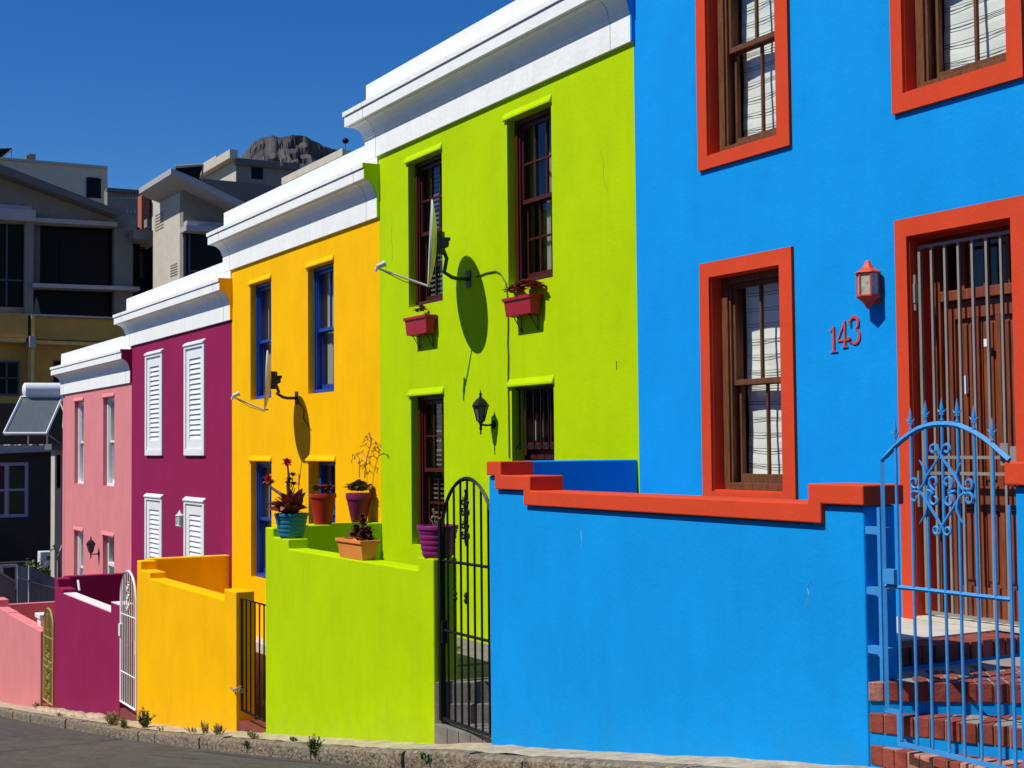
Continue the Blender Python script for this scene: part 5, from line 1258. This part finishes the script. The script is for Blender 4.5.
mb.tube([(Pn[1].x, Pn[1].y, Pn[1].z), (Pn[2].x, Pn[2].y, zt0 + .1)], .025, 5); mb.tube([tuple(atX(60, 402, XH - 1.0)), tuple(atX(64, 412, XH - .6)), tuple(atX(63, 428, XH - .4))], .03, 5)
mb.build('stand', STEEL, T)
# narrow cream wall beside the pink house
T = thing('cream_outbuilding', 'narrow cream wall with a slit window between the charcoal and the pink house', 'building', (-38, 9, -7))
mb = MB(); xs_box(mb, 54.5, 76, 449, 640, -38.5, .5); mb.build('wall', BEIGE, T); mb = MB(); xs_box(mb, 57, 60.5, 455, 488, -38.48, .05); mb.build('window', GLD, T)
mb = MB(); xs_box(mb, 50, 76, 444, 449.5, -38.5, .7, front=.2); mb.build('roof_edge', GRYD, T)
# air conditioner, clothes prop, fence, shed
T = thing('air_conditioner', 'white air conditioner unit in the dark yard beside the pink house', 'air conditioner', tuple(atX(46, 570, -40)))
mb = MB(); xs_box(mb, 40, 52, 551.5, 570, -40, .35); mb.build('casing', WHITEP, T, bevel=.02); mb = MB(); xs_box(mb, 46.5, 51.5, 556, 560, -39.97, .02); mb.build('vent_grille', GRYD, T)
mb = MB(); xs_box(mb, 42, 44, 570, 586, -40.1, .1); xs_box(mb, 49, 51, 570, 586, -40.1, .1); mb.build('bracket', BLACKM, T)
T = thing('clothes_dryer', 'folded grey rotary clothes dryer beside the corner of the pink house', 'clothes dryer', tuple(atX(58, 600, -36.8)))
def a37(x, y): return tuple(atX(x, y, -36.8))
mb = MB(); mb.tube([a37(58, 620), a37(58.3, 555)], .035, 6); mb.tube([a37(58.3, 556), a37(53.5, 545)], .03, 6); mb.tube([a37(58.3, 556), a37(63, 545.5)], .045, 6); mb.tube([a37(55, 548), a37(50, 551)], .02, 5); mb.tube([a37(59, 555), a37(61.5, 590)], .03, 6); mb.build('pole', STEEL, T)
FENM = mat('blue_grey_boards', (.17, .20, .235, 1), rough=.6, var=.3, vscale=3, stretch=(1, 6, .6))
T = thing('yard_gate', 'blue grey boarded metal yard gate in front of the charcoal house', 'gate', (-38, 8.3, -7))
mb = MB(); xs_poly(mb, [(17.5, 565), (29, 568.5), (29, 640), (17.5, 640)], -38.5, -38.6); xs_poly(mb, [(30, 567), (56, 578.5), (56, 640), (30, 640)], -38.4, -38.5); mb.build('gate_panel', FENM, T)
mb = MB(); xs_box(mb, 28.6, 30.2, 566, 640, -38.3, .1); xs_poly(mb, [(18, 577), (56, 588), (56, 589.5), (18, 578.5)], -38.3, -38.36); mb.build('gate_frame', LEDGE, T)
T = thing('yard_wall', 'pale grey sloping topped wall at the left edge above the pink garden wall', 'wall', (-36.5, 7.6, -7))
mb = MB(); xs_poly(mb, [(-30, 562), (0, 573), (15.5, 582), (15.5, 640), (-30, 640)], -36.5, -36.8); mb.build('wall_body', GRYW, T); mb = MB(); xs_poly(mb, [(-30, 560), (0, 571), (16, 581), (16, 583), (0, 573.5), (-30, 562)], -36.4, -36.9); mb.build('coping', LEDGE, T)
T = thing('low_annex', 'low dark annex with a pale framed window behind the grey yard wall', 'building', (-40.5, 8, -7))
mb = MB(); xs_box(mb, -40, 36, 563, 640, -40.9, .3); mb.build('wall', BLKW, T); mb = MB()
for r_ in ((1, 17, 564.5, 567.5), (1, 3.5, 567.5, 590), (15, 17, 567.5, 590)): xs_box(mb, *r_, -40.85, .06)
mb.build('window_frame', LEDGE, T)
mb = MB()
for i in range(170):
    px = random.uniform(26, 54); py = random.gauss(566 + (px - 26) * .35, 3.0); b_ = atX(px, py, -39.2 + random.uniform(-.3, .3)); leaf(mb, b_, (random.uniform(-1, 1), random.uniform(-1, 1), random.uniform(-.5, 1)), .14, .06, .3)
o = mb.build('shrub', L_GRN); tag(o, 'scrubby plant growing along the top of the blue grey yard gate', 'shrub')
# small white urn on the pink wall pier
T = thing('gate_post', 'short white gate post with moulded cap beside the olive gate', 'post', tuple(atY(43, 640, 5.7)))
c = atY(42.5, 640, 5.72); mb = MB(); zt = atY(42.5, 613.5, 5.72).z; mb.box(c.x - .28, c.x + .22, 5.62, 5.82, zt - .09, zt); mb.box(c.x - .18, c.x + .14, 5.65, 5.79, zt - .20, zt - .09); mb.box(c.x - .13, c.x + .1, 5.66, 5.78, zt - .6, zt - .2); mb.build('post', WHITEP, T, bevel=.01)
mb = MB(); mb.box(-33.9, -27.5, 6.70, 6.86, -6, atX(28, 600.3, -31).z); 
o = thing('garden_wall', 'dark pink return wall behind the pink garden wall', 'wall', (-28, 6.3, -5))
# ------------------------------------------------------------------ mountain
ROCK = mat('mountain_rock', (.066, .062, .064, 1), rough=.95, var=.6, vscale=.05, stretch=(1, 1, .5), dirt=.5, dirtcol=(.06, .065, .045, 1))
XM = -1500.0
sil = [(150, 330), (200, 230), (222, 178), (244, 182), (249, 162), (251.5, 147), (256, 140), (262, 136.5), (270, 135.5), (281, 137.5), (292, 135.5), (303, 136.5), (312, 140), (324, 145), (336, 148.5), (346, 151.5), (358, 156), (366, 166), (385, 178), (420, 210), (470, 250), (560, 300)]
SY = [atX(px, py, XM) for px, py in sil]
def silz(y):
    if y <= SY[0].y: return SY[0].z
    for p, q in zip(SY, SY[1:]):
        if y <= q.y: return p.z + (q.z - p.z) * (y - p.y) / (q.y - p.y)
    return SY[-1].z
mb = MB(); ny, nx = 260, 80; v = []
for i in range(nx + 1):
    t = i / nx
    for j in range(ny + 1):
        y = SY[0].y + (SY[-1].y - SY[0].y) * j / ny; zt = silz(y)
        if t < .75: s = t / .75; prof = s ** 1.1; x = XM + 260 * (1 - s)
        else: s = (t - .75) / .25; prof = 1 - s * s; x = XM - 300 * s
        base = -60
        q = Vector((x * .02, y * .02, 3))
        crag = noise.fractal(Vector((y * .022, x * .01, t * 2)), 1, 2, 6) * 24 + noise.fractal(Vector((y * .07, (base + (zt - base) * prof) * .07, 5)), 1, 2, 6) * 20
        z = base + (zt - base) * prof
        k = math.sin(math.pi * min(1, prof)) + .25
        v.append((x + crag * 1.2 * k, y, z + crag * .16 * (.25 if t > .7 else 1)))
f = [(i * (ny + 1) + j, (i + 1) * (ny + 1) + j, (i + 1) * (ny + 1) + j + 1, i * (ny + 1) + j + 1) for i in range(nx) for j in range(ny)]
mb.add(v, f); o = mb.build('mountain', ROCK); tag(o, kind='structure')
# the opposite side of the street, behind the camera's back
OPW = mat('opposite_render', (.30, .24, .17, 1), rough=.85, var=.1)
for k in range(9):
    x0 = 14 - 8 * k; g_ = gz(x0 - 4)
    T = thing('opposite_house', ['plain ochre house across the street', 'flat roofed house across the street behind the viewer'][k % 2], 'house', (x0 - 4, -9, g_), 'houses on the opposite side of the street')
    mb = MB(); wall(mb, x0 - 7.99, x0, g_ - 2, g_ + 6.3, -7.2, -7.5, [(x0 - 6.6, x0 - 5.5, g_ + .9, g_ + 2.5), (x0 - 3, x0 - 1.9, g_ + .2, g_ + 2.5), (x0 - 6.6, x0 - 5.5, g_ + 3.8, g_ + 5.3), (x0 - 3, x0 - 1.9, g_ + 3.8, g_ + 5.3)]); build_wall(mb, 'facade', OPW, T)
    mb = MB(); mb.box(x0 - 7.99, x0, -16, -7.51, g_ + 5.7, g_ + 5.9); mb.box(x0 - 7.99, x0 - 7.7, -16, -7.51, g_ - 2, g_ + 5.69); mb.box(x0 - .3, x0, -16, -7.51, g_ - 2, g_ + 5.69); mb.box(x0 - 7.69, x0 - .31, -16, -15.8, g_ - 2, g_ + 5.69); mb.build('side_wall', OPW, T)
for m_ in list(bpy.data.objects):
    if m_.type == 'EMPTY' and not m_.children: bpy.data.objects.remove(m_)
